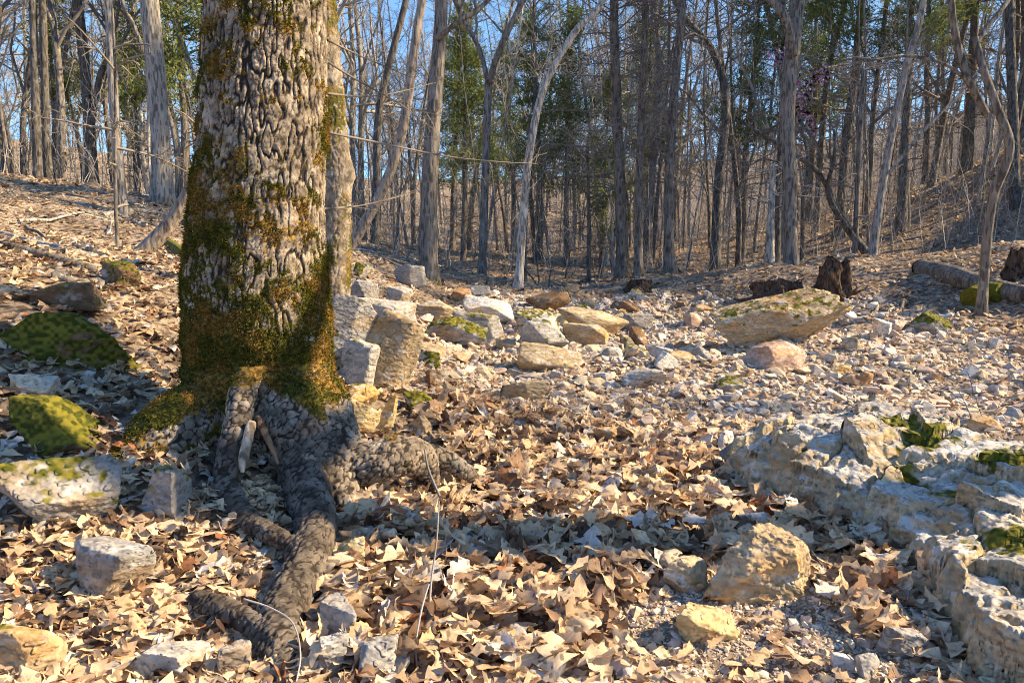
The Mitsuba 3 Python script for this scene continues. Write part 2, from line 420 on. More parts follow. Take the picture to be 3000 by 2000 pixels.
boulder()
for r in [
    ('long tilted slab with orange underside resting on a smaller rock', (1650, 690, 1945, 812), 1, .40, -.24, dict(strata=.05, depth=.42, sink=-.04, seed=30, planes=20, dims=(312, 104), rough=.09)),
    ('brown knobbly rock underneath the long tilted slab', (1712, 785, 1880, 858), 4, .05, -.05, {}),
    ('squat dark rock with a bright green moss cap', (2100, 716, 2200, 774), 3, .75, .0, {}),
    ('brown stone half buried between the tilted slab and the moss-capped rock', (2030, 735, 2095, 772), 4, .0, .1, {}),
    ('small pale wedge stone in front of the tilted slab', (1938, 772, 1995, 812), 1, 0, .2, {}),
    ('pale grey lichen-covered slab at the head of the stony bed', (1060, 688, 1190, 748), 7, .15, .15, dict(depth=.5)),
    ('black and white mossy rock in the middle of the ledge', (1165, 698, 1318, 796), 0, .52, .42, dict(depth=.45, strata=.06, dims=(170, 70))),
    ('large tan sloping slab with a dark overhang', (1270, 690, 1440, 782), 1, .16, .35, dict(depth=.6, strata=.03, seed=77, dims=(185, 75))),
    ('dark overhanging cap rock above the sloping slab', (1195, 676, 1310, 722), 5, .1, -.05, dict(depth=.6, lift=.05)),
    ('low flat rock coated in dark moss below the pale slab', (950, 728, 1120, 795), 3, .68, -.22, dict(depth=.5)),
    ('tall upright yellowish slab beside the mossy trunk', (838, 735, 948, 912), 1, .14, .45, dict(depth=.5, seed=38, planes=12, sink=.10, dims=(150, 185))),
    ('bright pale rock with moss at its foot against the trunk', (728, 690, 852, 888), 0, .34, .35, dict(depth=.6, seed=33, planes=9, sink=.06)),
    ('dark grey rock wedged behind the upright slab', (775, 640, 880, 720), 3, .22, .2, {}),
    ('pale blocky rock on top of the pile behind the trunk', (870, 655, 938, 745), 0, .2, .1, {}),
    ('small grey rounded stone behind the upright slab', (890, 740, 942, 784), 3, 0, .0, {}),
    ('brown block with flat top beside the upright slab', (945, 848, 1032, 904), 5, .12, .05, dict(planes=7)),
    ('small rock with a yellow-green moss cap above the brown block', (955, 800, 1010, 848), 0, .62, .0, {}),
    ('round stone entirely covered by dark moss', (918, 902, 990, 962), 3, .95, .0, {}),
    ('tan lumpy rock with moss under the upright slab', (785, 878, 868, 938), 2, .42, .0, {}),
    ('sunlit yellow rock in the gap beside the trunk base', (765, 920, 868, 1000), 2, .1, .05, {}),
    ('narrow upright yellow rock next to the moss ball', (866, 908, 925, 1000), 2, .2, .25, dict(depth=.6)),
    ('rough pale rock under the moss ball', (935, 955, 1005, 1012), 1, .15, .3, {}),
    ('rounded tan rock alone among the leaves', (1362, 982, 1448, 1038), 1, .0, .0, dict(seed=91)),
    ('smooth grey stone in front of the rounded tan rock', (1334, 1030, 1412, 1080), 3, 0, .1, {}),
    ('long brown stone standing tilted out of the leaves', (1478, 1048, 1566, 1140), 1, 0, -.75, dict(depth=.4, sink=.05, planes=8, dims=(120, 52))),
    ('bright white broken stone near the boulder', (1636, 992, 1694, 1042), 7, 0, .1, {}),
    ('thin grey slab leaning against the boulder', (1645, 992, 1762, 1108), 3, .05, -.72, dict(depth=.3, planes=8, sink=-.02, dims=(165, 50))),
    ('gnarled brown rock full of hollows among the leaves', (1655, 1222, 1930, 1405), 1, .0, .32, dict(rough=.15, seed=55, depth=.55)),
    ('flat pale stone beside the gnarled rock', (1528, 1285, 1655, 1372), 1, 0, .12, dict(depth=.7)),
    ('flat grey-green stone lying in the shaded leaves', (1148, 1200, 1280, 1258), 1, .04, .0, dict(planes=8)),
    ('white angular stone behind the gnarled rock', (1655, 1185, 1815, 1245), 7, 0, -.1, dict(depth=.5)),
    ('speckled black and white stone near the boulder foot', (1718, 1128, 1785, 1182), 0, .12, .0, dict(rough=.12)),
    ('glowing yellow rock beside the big root', (755, 1238, 838, 1335), 2, 0, .1, {}),
    ('grey angular rock at the lower end of the big root', (708, 1388, 825, 1488), 3, .05, .1, {}),
    ('grey rock in leaves below the other angular rock', (700, 1472, 800, 1570), 3, .05, -.1, {}),
    ('dark lichened rock between leaves and the big root tip', (800, 1490, 910, 1580), 3, .2, .0, {}),
    ('yellow pitted rock near the gravel patch', (1555, 1400, 1700, 1492), 2, .0, .1, dict(rough=.13)),
    ('white cubic stone at the edge of the near gravel', (1908, 1500, 1972, 1552), 7, 0, .2, dict(planes=6, seed=12)),
    ('grey cubic stone leaning on the white cubic stone', (1955, 1510, 2030, 1572), 0, 0, -.3, dict(planes=6, seed=14)),
    ('flat dark stone below the boulder overhang', (2030, 1440, 2150, 1520), 3, 0, .15, dict(depth=.5)),
    ('long low ledge rock with mossy end in the sunlit bed', (1180, 790, 1335, 858), 1, .36, .2, dict(depth=.5)),
    ('low mossy rock in the sunlit gravel', (1148, 876, 1265, 935), 1, .42, .0, {}),
    ('flat layered grey rock in the middle of the bed', (1425, 846, 1535, 895), 0, .06, .05, dict(strata=.08)),
    ('small rock with dark moss cap at the bar edge', (1640, 866, 1725, 906), 3, .6, .0, {}),
    ('brown rock behind the sloping slab', (1392, 686, 1475, 722), 5, .05, .0, {}),
    ('rounded grey rock right of the sloping slab', (1432, 722, 1505, 764), 3, .05, .0, {}),
    ('pinkish lump of rock in the far bed', (1565, 716, 1622, 760), 4, 0, .0, {}),
    ('thin flat rock at the foot of the cut bank', (1590, 700, 1645, 722), 1, 0, .0, {}),
    ('orange slab lying below the mossy-footed trunk', (1035, 662, 1100, 694), 6, 0, .2, {}),
    ('pale boulder in front of the woods at the head of the bed', (1290, 652, 1330, 676), 1, 0, .1, {}),
    ('grey rock sitting in the gravel bar', (1580, 795, 1640, 828), 3, 0, 0, {}),
    ('grey flat rock on the gravel bar edge', (1480, 785, 1560, 815), 3, .05, 0, {}),
    ('yellow rounded rock on the gravel bar', (1905, 838, 1960, 868), 2, 0, 0, {}),
    ('orange block on the gravel bar', (1970, 850, 2015, 885), 6, 0, .2, {}),
    ('tan wedge behind the boulder crest', (2230, 960, 2310, 1000), 1, 0, .1, {}),
    ('pale rock with holes on top of the boulder line', (2140, 955, 2225, 1005), 0, .1, .1, dict(rough=.12)),
    ('mossy rock jutting from the slope behind the twin trunk', (790, 600, 850, 640), 3, .75, .2, {}),
    ('broad grey ledge block behind the upright slab', (800, 690, 965, 790), 0, .18, .15, dict(depth=.6, planes=9)),
    ('flat tan ledge slab at the foot of the wooded slope', (935, 690, 1085, 748), 1, .12, .1, dict(depth=.6, strata=.06)),
    ('dark undercut ledge below the pale grey slab', (1035, 722, 1205, 802), 3, .30, .12, dict(depth=.5, strata=.05)),
    ('broken pale corner of the ledge below the mossy rock', (1185, 740, 1310, 806), 0, .25, .2, dict(depth=.6)),
    ('low tan ledge tread in the middle of the channel', (1300, 748, 1465, 802), 1, .06, .05, dict(depth=.6, strata=.06)),
    ('blocky yellow-grey rock filling the pile beside the trunk', (748, 770, 858, 900), 0, .25, .2, dict(depth=.6, planes=9)),
    ('grey block on the slope above the rock pile', (900, 610, 985, 664), 3, .2, .1, dict(depth=.6)),
    # the foot of the near bank
    ('long moss-covered rock at the foot of the near bank', (-90, 700, 250, 865), 5, 1.5, .0, dict(depth=.5, seed=61)),
    ('dark rounded rock on the sunny bank', (20, 650, 195, 722), 5, .35, .0, {}),
    ('white broken stones in the bank crevice', (0, 862, 130, 925), 7, .0, .1, dict(rough=.12)),
    ('mossy block under the bank overhang', (-60, 915, 200, 1060), 5, 1.2, .05, dict(seed=64)),
    ('shaded lichen-spotted boulder of the bank foot', (-60, 1050, 300, 1265), 3, .42, .0, dict(seed=66, rough=.08)),
    ('grey rock in the shade below the lichen-spotted boulder', (130, 1260, 330, 1400), 3, .1, .1, {}),
    ('block of pale rock between bank foot and roots', (300, 1080, 440, 1220), 3, .4, .1, {}),
    ('small mossy rock beside the roots', (380, 900, 480, 1000), 3, .5, .0, {}),
    ('yellowish rock at the near corner of the bank', (-30, 1455, 135, 1580), 1, .25, .0, {}),
    ('flat pale rock lying before the root tips', (240, 1500, 505, 1590), 0, .12, .0, dict(depth=.5)),
    ('grey rock with lichen near the root tips', (500, 1470, 600, 1570), 3, .15, .0, {}),
]:
    rock(*r[:5], **r[5])


RUBBLE = poly([(960, 760), (1040, 700), (1250, 668), (1500, 668), (1750, 690), (2060, 740), (2000, 800), (1700, 870), (1350, 900), (1050, 860), (940, 830)])
rr_ = np.random.default_rng(91)
WORDS = ['pale grey', 'tan', 'yellowish', 'dark grey', 'pinkish', 'brown', 'orange', 'white']
x0_, y0_, x1_, y1_ = RUBBLE.bounds
done = 0
while done < 130:
    x, y = rr_.uniform(x0_, x1_), rr_.uniform(y0_, y1_)
    if not shapely.contains_xy(RUBBLE, x, y):
        continue
    done += 1
    tn = int(rr_.choice(8, p=[.24, .22, .06, .18, .1, .12, .02, .06])); w = rr_.uniform(.10, .34) * (.7 + .6 * rr_.random())
    moss_ = .45 if rr_.random() < .18 else .05
    m_ = MB()
    hgt = w * rr_.uniform(.3, .65)
    place_rock(m_, 3000 + done, np.array([x, y, float(H(x, y)) + hgt * .22]), (w, w * rr_.uniform(.6, .95), hgt), rr_.uniform(0, 6.3), rr_.uniform(-.3, .3), rr_.uniform(-.3, .3), 4 if w > .27 else 3, tn, moss_, .06, .04, 11)
    side = 'near the cut bank' if x > 1.6 else 'near the wooded slope' if x < -.2 else 'in the middle of the bed'
    kind_ = f'{WORDS[tn]} rubble rock with moss patches {side}' if moss_ > .1 else f'{WORDS[tn]} angular rubble rock {side}'
    scene[thing('rubble_rock', kind_, 'rock', kind_.replace('rubble rock', 'rubble rocks'))] = m_.ply('rock_material')


# ------------------------------------------------------------------ scatter helpers
def rots(rng, n, tilt):
    """n rotations: a free spin about z, then a lean of up to about tilt"""
    a = rng.uniform(0, 2 * np.pi, n)
    ax = rng.uniform(0, 2 * np.pi, n); b = np.abs(rng.normal(0, tilt, n))
    ca, sa = np.cos(a), np.sin(a)
    A = np.zeros((n, 3, 3)); A[:, 0, 0] = ca; A[:, 0, 1] = -sa; A[:, 1, 0] = sa; A[:, 1, 1] = ca; A[:, 2, 2] = 1
    k = np.stack([np.cos(ax), np.sin(ax), ax * 0], 1)
    K = np.zeros((n, 3, 3)); K[:, 0, 2] = k[:, 1]; K[:, 1, 2] = -k[:, 0]; K[:, 2, 0] = -k[:, 1]; K[:, 2, 1] = k[:, 0]
    sb, cb = np.sin(b)[:, None, None], np.cos(b)[:, None, None]
    R = np.eye(3)[None] + sb * K + (1 - cb) * (K @ K)
    return R @ A


def in_view(x, y, margin=1.12):
    return (y > 1.2) & (np.abs(x) < y * CX / F * margin + .4)


def scatter(mb, rng, protos, pos, R, size, tone):
    which = rng.integers(0, len(protos), len(pos))
    for k, (v, f, uv) in enumerate(protos):
        s = np.nonzero(which == k)[0]
        if not len(s):
            continue
        V = np.einsum('nij,kj->nki', R[s], v) * size[s][:, None, None] + pos[s][:, None]
        Fk = f[None] + (np.arange(len(s)) * len(v))[:, None, None]
        U = np.tile(uv[None], (len(s), 1, 1)).astype(float)
        U[..., 0] = tone[s][:, None] + U[..., 0] * .98
        mb.add(V.reshape(-1, 3), Fk.reshape(-1, 3), U.reshape(-1, 2))


def pick(rng, n, weights):
    w = np.asarray(weights, float)
    return rng.choice(len(w), n, p=w / w.sum())


# ------------------------------------------------------------------ gravel
def pebble_protos(seed, n, npts, count=12):
    rng = np.random.default_rng(seed); out = []
    for _ in range(count):
        p = rng.normal(size=(npts, 3)); p /= np.linalg.norm(p, axis=1, keepdims=True)
        p *= np.array([1, rng.uniform(.6, .95), rng.uniform(.35, .75)])
        h = trimesh.convex.convex_hull(p)
        v = np.array(h.vertices); f = np.array(h.faces)
        v = v[f].reshape(-1, 3); f = np.arange(len(v)).reshape(-1, 3)     # faceted
        out.append((v, f, np.stack([np.full(len(v), rng.uniform(0.1, .9)), np.zeros(len(v))], 1)))
    return out


rng = np.random.default_rng(10)
PEB, PEBF = pebble_protos(1, 12, 15), pebble_protos(2, 12, 9)
STW = [5, 5, 3, 2.4, 2.6, 1.6, .7, 1.6]


def points_in(rng, area, n, power=1.0):
    x0, y0, x1, y1 = area.bounds
    out = np.zeros((0, 2))
    while len(out) < n:
        p = rng.uniform([x0, y0], [x1, y1], (n * 3, 2))
        d = np.hypot(p[:, 0], p[:, 1])
        keep = rng.random(len(p)) < np.minimum(1, (3.0 / d) ** power)
        p = p[keep & shapely.contains_xy(area, p[:, 0], p[:, 1])]
        out = np.vstack([out, p])
    return out[:n]


mb = MB()
big_pos, big_size, big_tone, big_R = [], [], [], []
for area, n, lo, hi, power in [(GRAVEL_BAR.buffer(.25), 20000, .014, .036, 1.1), (GRAVEL_BAR.buffer(.3), 5200, .03, .085, .5), (GRAVEL_NEAR, 5200, .005, .013, .0), (GRAVEL_NEAR.buffer(.12), 420, .014, .032, 0),
                               (LEAF_NEAR.buffer(.1), 1500, .008, .03, 0.), (poly([(0, 1300), (600, 1200), (640, 1568), (0, 1568)]), 700, .008, .03, 0.)]:
    p = points_in(rng, area, n, power)
    d = np.hypot(p[:, 0], p[:, 1])
    s = lo * (hi / lo) ** (rng.random(n) ** 2.0) * np.clip((d / 6) ** .35, .9, 1.6)
    z = H(p[:, 0], p[:, 1]) + s * rng.uniform(-.1, .4, n)
    pos = np.column_stack([p, z]); tone = pick(rng, n, STW); R = rots(rng, n, .45)
    big_pos.append(pos); big_size.append(s); big_tone.append(tone); big_R.append(R)
pos, size, tone, R = map(np.concatenate, (big_pos, big_size, big_tone, big_R))
ok = in_view(pos[:, 0], pos[:, 1], 1.15) & ~shapely.contains_xy(BOULDER.buffer(-.04), pos[:, 0], pos[:, 1])
pos, size, tone, R = pos[ok], size[ok], tone[ok], R[ok]
show = size / np.linalg.norm(pos - CAM, axis=1)
order = np.argsort(-show)
hero, rest = order[:260], order[260:]
scatter(mb, rng, PEBF, pos[rest], R[rest], size[rest], tone[rest].astype(float))
mb.put('gravel', 'stone_material', False)
labels['gravel'] = {'label': 'pale and rusty broken gravel covering the dry creek bed', 'category': 'gravel', 'kind': 'stuff'}
TONE_WORD = ['pale grey', 'tan', 'yellowish', 'dark grey', 'pinkish', 'brown', 'orange', 'white']
for k in hero:
    m1 = MB()
    scatter(m1, rng, [PEB[k % len(PEB)]], pos[[k]], R[[k]], size[[k]], tone[[k]].astype(float))
    w = TONE_WORD[tone[k]]
    near_far = 'among the near leaves' if pos[k][1] < 4 else 'out on the gravel bar'
    key = thing('stone', f'small {w} angular stone lying {near_far}', 'stone', f'{w} stones {near_far}')
    scene[key] = m1.ply('stone_material', False)


# ------------------------------------------------------------------ fallen leaves
def leaf_proto(seed, nl, nw, kind=0):
    rng = np.random.default_rng(seed)
    t = np.linspace(0, 1, nl + 1)
    env = np.sin(np.pi * np.clip(t, 0, 1) ** (.75 if kind == 0 else 1.0)) ** .8 * .30
    ph = rng.uniform(0, 1)
    lobes = .5 + .5 * np.cos(2 * np.pi * (t * rng.integers(3, 5) + ph))
    if kind == 1:
        lobes = np.abs(((t * rng.integers(3, 5) + ph) % 1) - .5) * 2
    if kind == 2:
        lobes, env = lobes * 0 + .62, env * rng.uniform(.75, 1.1)
    env = env * (.42 + .75 * lobes) + .012
    s = np.linspace(-1, 1, nw + 1)
    jag = 1 + rng.uniform(-.25, .25, (nl + 1, nw + 1)) * (np.abs(s)[None] > .9)
    X = s[None] * env[:, None] * jag
    sweep = np.abs(X) * rng.uniform(.2, .55)
    Y = (t[:, None] - .5) + sweep
    bend, cup, tw = rng.uniform(-2.0, 2.4), rng.uniform(-1.4, 2.6), rng.uniform(-1.5, 1.5)
    # curl across, then along
    r = cup if abs(cup) > .05 else .05
    ax = X * r * 3
    Xc, Zc = np.sin(ax) / (r * 3), (1 - np.cos(ax)) / (r * 3)
    by = Y * bend
    b = bend if abs(bend) > .05 else .05
    Yc = np.sin(Y * b) / b; Zb = (1 - np.cos(Y * b)) / b
    ct, st = np.cos(tw * Y), np.sin(tw * Y)
    V = np.stack([Xc * ct - Zc * st, Yc - Zc * np.sin(Y * b) * .5, Zb + Zc * ct * np.cos(Y * b) + Xc * st], -1)
    nn = meshkit.noise(np.stack([X * 7, Y * 7, X * 0 + seed], -1), seed) - .5
    V[..., 2] += nn * .10
    V = V.reshape(-1, 3); V -= V.mean(0)
    a = (np.arange(nl)[:, None] * (nw + 1) + np.arange(nw)[None]).ravel()
    f = np.vstack([np.stack([a, a + 1, a + nw + 2], 1), np.stack([a, a + nw + 2, a + nw + 1], 1)])
    uv = np.stack(np.broadcast_arrays((s[None] * .48 + .5), t[:, None]), -1).reshape(-1, 2)
    return V, f, uv


LEAF_HI = [leaf_proto(100 + k, 14, 4, (0, 1, 2, 0, 1)[k % 5]) for k in range(40)]
LEAF_MID = [leaf_proto(200 + k, 6, 2, k % 3) for k in range(18)]
LEAF_LOW = [leaf_proto(300 + k, 2, 2, k % 2) for k in range(14)]
LEAF_NEARBY = [leaf_proto(100 + k, 10, 3, (0, 1, 2, 0, 1)[k % 5]) for k in range(40)]
LW = [7, 6, 3.2, 1.6, .7, 2.2, 1.8]

lp, ls, lt, lR = [], [], [], []
for area, n, lo, hi, tilt, stack in [(LEAF_NEAR, 2400, .09, .175, .62, .07), (LEAF_GAP, 190, .08, .15, .7, .06), (poly([(0, 1250), (700, 1150), (720, 1568), (0, 1568)]), 420, .07, .13, .5, .03), (GRAVEL_NEAR, 60, .06, .12, .4, .02),
                                     (GRAVEL_BAR, 520, .05, .10, .45, .03), (GRAVEL_BAR.intersection(poly([(950, 1000), (950, 860), (1500, 880), (1800, 1020)])), 260, .07, .12, .45, .03)]:
    p = points_in(rng, area, n, 0.4 if area is GRAVEL_BAR else 0)
    pos = np.column_stack([p, H(p[:, 0], p[:, 1]) + .008 + rng.uniform(0, stack, n)])
    lp.append(pos); ls.append(rng.uniform(lo, hi, n)); lt.append(pick(rng, n, LW)); lR.append(rots(rng, n, tilt))
pos, size, tone, R = map(np.concatenate, (lp, ls, lt, lR))
ok = in_view(pos[:, 0], pos[:, 1], 1.1) & ~shapely.contains_xy(BOULDER.buffer(-.03), pos[:, 0], pos[:, 1])
pos, size, tone, R = pos[ok], size[ok], tone[ok], R[ok]
show = size / np.linalg.norm(pos - CAM, axis=1) + .012 * (pos[:, 2] - H(pos[:, 0], pos[:, 1]) > .035)
order = np.argsort(-show)
hero, rest = order[:290], order[290:]
mb = MB()
scatter(mb, rng, LEAF_NEARBY, pos[rest], R[rest], size[rest], tone[rest].astype(float))
MARKS = [(on_ground(*q)[:2], w) for q, w in [((760, 1440), 'beside the big dark root'), ((920, 1200), 'in the hollow by the arching root'), ((1000, 1480), 'around the thin upright stem'), ((1250, 1500), 'in the open front litter'), ((1220, 1230), 'by the flat grey-green stone'), ((1450, 1330), 'between the front litter and the gnarled rock'), ((1550, 1180), 'below the tilted brown stone'), ((1800, 1200), 'behind the gnarled rock'), ((2020, 1380), 'in the gap under the boulder'), ((1600, 1530), 'on the near gravel'), ((300, 1450), 'at the foot of the bank'), ((1200, 1050), 'at the edge of the gravel bar')]]
LTW = ['pale tan', 'light brown', 'brown', 'dark brown', 'rusty red', 'bleached grey', 'orange tan']
for k in hero:
    m1 = MB()
    scatter(m1, rng, [LEAF_HI[k % len(LEAF_HI)]], pos[[k]], R[[k]], size[[k]], tone[[k]].astype(float))
    w = LTW[tone[k]]
    mark = min(MARKS, key=lambda q: np.hypot(*(q[0] - pos[k][:2])))[1]
    big = 'large' if size[k] > .125 else 'smaller'
    key = thing('fallen_leaf', f'{big} curled {w} oak leaf lying loose {mark}', 'leaf', f'{big} {w} fallen leaves {mark}')
    scene[key] = m1.ply('leaf_material')
# the banks, the terrace and the slopes
n = 62000
yy = 1.4 + 42 * rng.random(n) ** 1.9
xx = (rng.random(n) * 2 - 1) * (yy * .74 + .5)
bedpoly = shapely.union_all([GRAVEL_BAR, GRAVEL_NEAR, LEAF_NEAR, BOULDER])
ok = ~shapely.contains_xy(bedpoly, xx, yy)
xx, yy = xx[ok], yy[ok]; n = len(xx)
d = np.hypot(xx, yy)
s = rng.uniform(.07, .13, n) * np.clip((d / 9) ** .5, .85, 1.9)
pos = np.column_stack([xx, yy, H(xx, yy) + .008 + rng.uniform(0, .03, n)])
tone, R = pick(rng, n, [6, 6, 3, 1.6, .5, 2.4, 1.4]), rots(rng, n, .42)
c1 = d < 9
scatter(mb, rng, LEAF_MID, pos[c1], R[c1], s[c1], tone[c1].astype(float))
scatter(mb, rng, LEAF_LOW, pos[~c1], R[~c1], s[~c1], tone[~c1].astype(float))
mb.put('leaf_litter', 'leaf_material')
labels['leaf_litter'] = {'label': 'dry brown leaf litter covering the creek bed and banks', 'category': 'leaf litter', 'kind': 'stuff'}


# ------------------------------------------------------------------ tubes and trees
def tube(pts, rad, sides, tone, moss=None, cap=True):
    p = np.asarray(pts, float); rad = np.broadcast_to(rad, (len(p),)).astype(float)
    t = np.gradient(p, axis=0); t /= np.linalg.norm(t, axis=1, keepdims=True) + 1e-12
    m = np.abs(p[-1] - p[0]); ref = np.zeros(3); ref[np.argmin(m)] = 1
    a = np.cross(t, ref); a /= np.linalg.norm(a, axis=1, keepdims=True) + 1e-12
    b = np.cross(t, a)
    an = np.arange(sides) * 2 * np.pi / sides
    v = (p[:, None] + rad[:, None, None] * (np.cos(an)[None, :, None] * a[:, None] + np.sin(an)[None, :, None] * b[:, None])).reshape(-1, 3)
    i, j = np.meshgrid(np.arange(len(p) - 1), np.arange(sides), indexing='ij')
    A, B = (i * sides + j).ravel(), (i * sides + (j + 1) % sides).ravel()
    f = np.vstack([np.stack([A, B, B + sides], 1), np.stack([A, B + sides, A + sides], 1)])
    uv = np.zeros((len(v), 2)); uv[:, 0] = tone + .5
    if moss is not None:
        uv[:, 1] = np.repeat(moss, sides)
    if cap and sides > 3:
        e = (len(p) - 1) * sides
        v = np.vstack([v, p[:1], p[-1:]]); uv = np.vstack([uv, uv[:1], uv[-1:]])
        f = np.vstack([f, np.stack([e + np.arange(sides), e + (np.arange(sides) + 1) % sides, np.full(sides, len(v) - 1)], 1), np.stack([(np.arange(sides) + 1) % sides, np.arange(sides), np.full(sides, len(v) - 2)], 1)])
    return v, f, uv


def wander(rng, p0, d0, L, n, wob, up):
    pts, d = [np.asarray(p0, float)], nrm(d0)
    for _ in range(n):
        d = nrm(d + rng.normal(0, wob, 3) + [0, 0, up])
        pts.append(pts[-1] + d * L / n)
    return np.array(pts)


def side_dir(rng, t, ang):
    o = rng.normal(size=3); o -= o.dot(t) * t; o = nrm(o)
    return nrm(t * math.cos(ang) + o * math.sin(ang))


def grow(rng, mb, pts, rad, level, tone, kids=(9, 6, 5), wob=.16, up=.05, rmin=.0028, start=.15, ratio=.5):
    """branches, then twigs, along the polyline pts"""
    seg = np.linalg.norm(np.diff(pts, axis=0), axis=1); s = np.r_[0, np.cumsum(seg)]
    L = s[-1]
    for _ in range(kids[0]):
        u = rng.uniform(start, 1)
        k = min(np.searchsorted(s, u * L), len(pts) - 1); k = max(k, 1)
        w = (u * L - s[k - 1]) / max(seg[k - 1], 1e-6)
        p0 = pts[k - 1] + w * (pts[k] - pts[k - 1]); t = nrm(pts[k] - pts[k - 1])
        r0 = (rad[k - 1] + w * (rad[k] - rad[k - 1])) * .6
        l1 = L * ratio * rng.uniform(.45, 1) * (1.15 - .6 * u)
        n = (6, 5, 3)[min(level, 2)]
        q = wander(rng, p0, side_dir(rng, t, rng.uniform(.5, 1.15)), l1, n, wob, up)
        rr = np.maximum(np.linspace(r0, r0 * .25, n + 1), rmin)
        mb.add(*tube(q, rr, (5, 4, 3)[min(level, 2)], tone, cap=False))
        if len(kids) > 1:
            grow(rng, mb, q, rr, level + 1, tone, kids[1:], wob * 1.15, up, rmin, .15, .5)


def catmull(pts, n):
    p = np.asarray(pts, float); p = np.vstack([2 * p[0] - p[1], p, 2 * p[-1] - p[-2]])
    out = []
    for k in range(1, len(p) - 2):
        t = np.linspace(0, 1, n, endpoint=False)[:, None]
        out.append(.5 * (2 * p[k] + (p[k + 1] - p[k - 1]) * t + (2 * p[k - 1] - 5 * p[k] + 4 * p[k + 1] - p[k + 2]) * t ** 2 + (3 * p[k] - p[k - 1] - 3 * p[k + 1] + p[k + 2]) * t ** 3))
    return np.vstack(out + [p[-2:-1]])


def plane_pts(path, y):
    """the photograph's pixels in the upright plane at distance y"""
    return np.array([CAM + ray(px, py) * y / ray(px, py)[1] for px, py in path])


def trunk_mesh(pts, rad, tone, sides=14, mossh=0., lump=.05, flare=1.5, seed=0):
    q = catmull(pts, 7)
    u = np.linspace(0, len(pts) - 1, len(q)); r = np.interp(u, np.arange(len(pts)), rad)
    h = np.r_[0, np.cumsum(np.linalg.norm(np.diff(q, axis=0), axis=1))]
    r = r * (1 + (flare - 1) * np.exp(-h / (r[0] * 2.0)))
    v, f, uv = tube(q, r, sides, tone, np.clip(mossh - h * 1.1, 0, 1) if mossh else None)
    axis = np.repeat(q, sides, 0)
    k = len(axis)
    n3 = meshkit.fbm(np.column_stack([v[:k] * [9, 9, 2.2]]), 3, seed) - .5
    v[:k] = axis + (v[:k] - axis) * (1 + n3 * lump * 5)[:, None]
    return v, f, uv, q, r


def tree(name, label, path, w0, w1, y=None, tone=0, height=13., forks=(), kids=(7, 6, 5), start=.35, mossh=0., group=None, low=None, cat='tree', seed=None, crown=True, sides=14, flare=1.5, top=None):
    """a tree whose trunk stands where path begins; path in pixels, widths in pixels, forks = [(path, w0, w1)]"""
    seed = seed if seed is not None else int(path[0][0] * 3 + path[0][1])
    rng = np.random.default_rng(seed)
    g = on_ground(*path[0]) if y is None else None
    y = g[1] if y is None else y
    pts = plane_pts(path, y)
    pts[:, 1] += np.r_[0, np.cumsum(rng.normal(0, .05, len(pts) - 1))]
    pts[0][2] = min(pts[0][2], H(pts[0][0], pts[0][1])) - .05
    s = y / F
    key = thing(name, label, cat, group)
    if crown and top is None:
        d = nrm(pts[-1] - pts[-2]); d = nrm(d * [.6, .6, 1] + rng.normal(0, .08, 3))
        left = height - (pts[-1][2] - pts[0][2])
        ext = wander(rng, pts[-1], d, max(left, 1), 5, .07, .05)[1:]
        n0 = len(pts)
        pts = np.vstack([pts, ext])
        rad = np.r_[np.linspace(w0, w1, n0), np.linspace(w1, w1 * .25, 6)[1:]] * s / 2
    else:
        rad = np.linspace(w0, w1, len(pts)) * s / 2
    v, f, uv, q, r = trunk_mesh(pts, rad, tone, sides, mossh, seed=seed % 50, flare=flare)
    m = MB(); m.add(v, f, uv)
    put(key + '__trunk', m.ply('bark_material'))
    tw = MB()
    for fp, a, b in forks:
        fpts = plane_pts(fp, y); fpts[:, 1] += np.r_[0, np.cumsum(rng.normal(0, .12, len(fpts) - 1))]
        if fp[-1][1] <= 0:
            fpts = np.vstack([fpts, wander(rng, fpts[-1], nrm(fpts[-1] - fpts[-2]), 3.2, 4, .12, .12)[1:]])
        fr = np.linspace(a, b, len(fpts)) * s / 2
        mf = MB(); fv, ff, fuv, fq, frr = trunk_mesh(fpts, fr, tone, 8, 0, seed=seed % 37, flare=1.0); mf.add(fv, ff, fuv)
        put(key + '__branch', mf.ply('bark_material'))
        grow(rng, tw, fq, frr, 1, tone, (kids[0], 5), rmin=.0025, start=.15)
    if crown:
        grow(rng, tw, q, r, 0, tone, kids, start=start, rmin=.003, ratio=.30)
    if low:
        cnt, lo, hi, ln = low          # stiff dead side branches between two heights
        hgt = q[:, 2] - q[0][2]
        for _ in range(cnt):
            h = rng.uniform(lo, hi); k = min(np.searchsorted(hgt, h), len(q) - 1)
            a = rng.uniform(0, 2 * np.pi)
            l1 = ln * rng.uniform(.35, 1)
            b = wander(rng, q[k], [math.cos(a), math.sin(a), rng.uniform(.0, .5)], l1, 6, .10, -.07)
            rr = np.linspace(.013, .004, 7)
            tw.add(*tube(b, rr, 4, tone, cap=False))
            grow(rng, tw, b, rr, 1, tone, (5, 3), wob=.2, up=-.03, rmin=.0025)
    if tw.n:
        k = tw.put(key + '__twigs', 'twig_material')
        labels[k] = {'kind': 'stuff'}
    return key


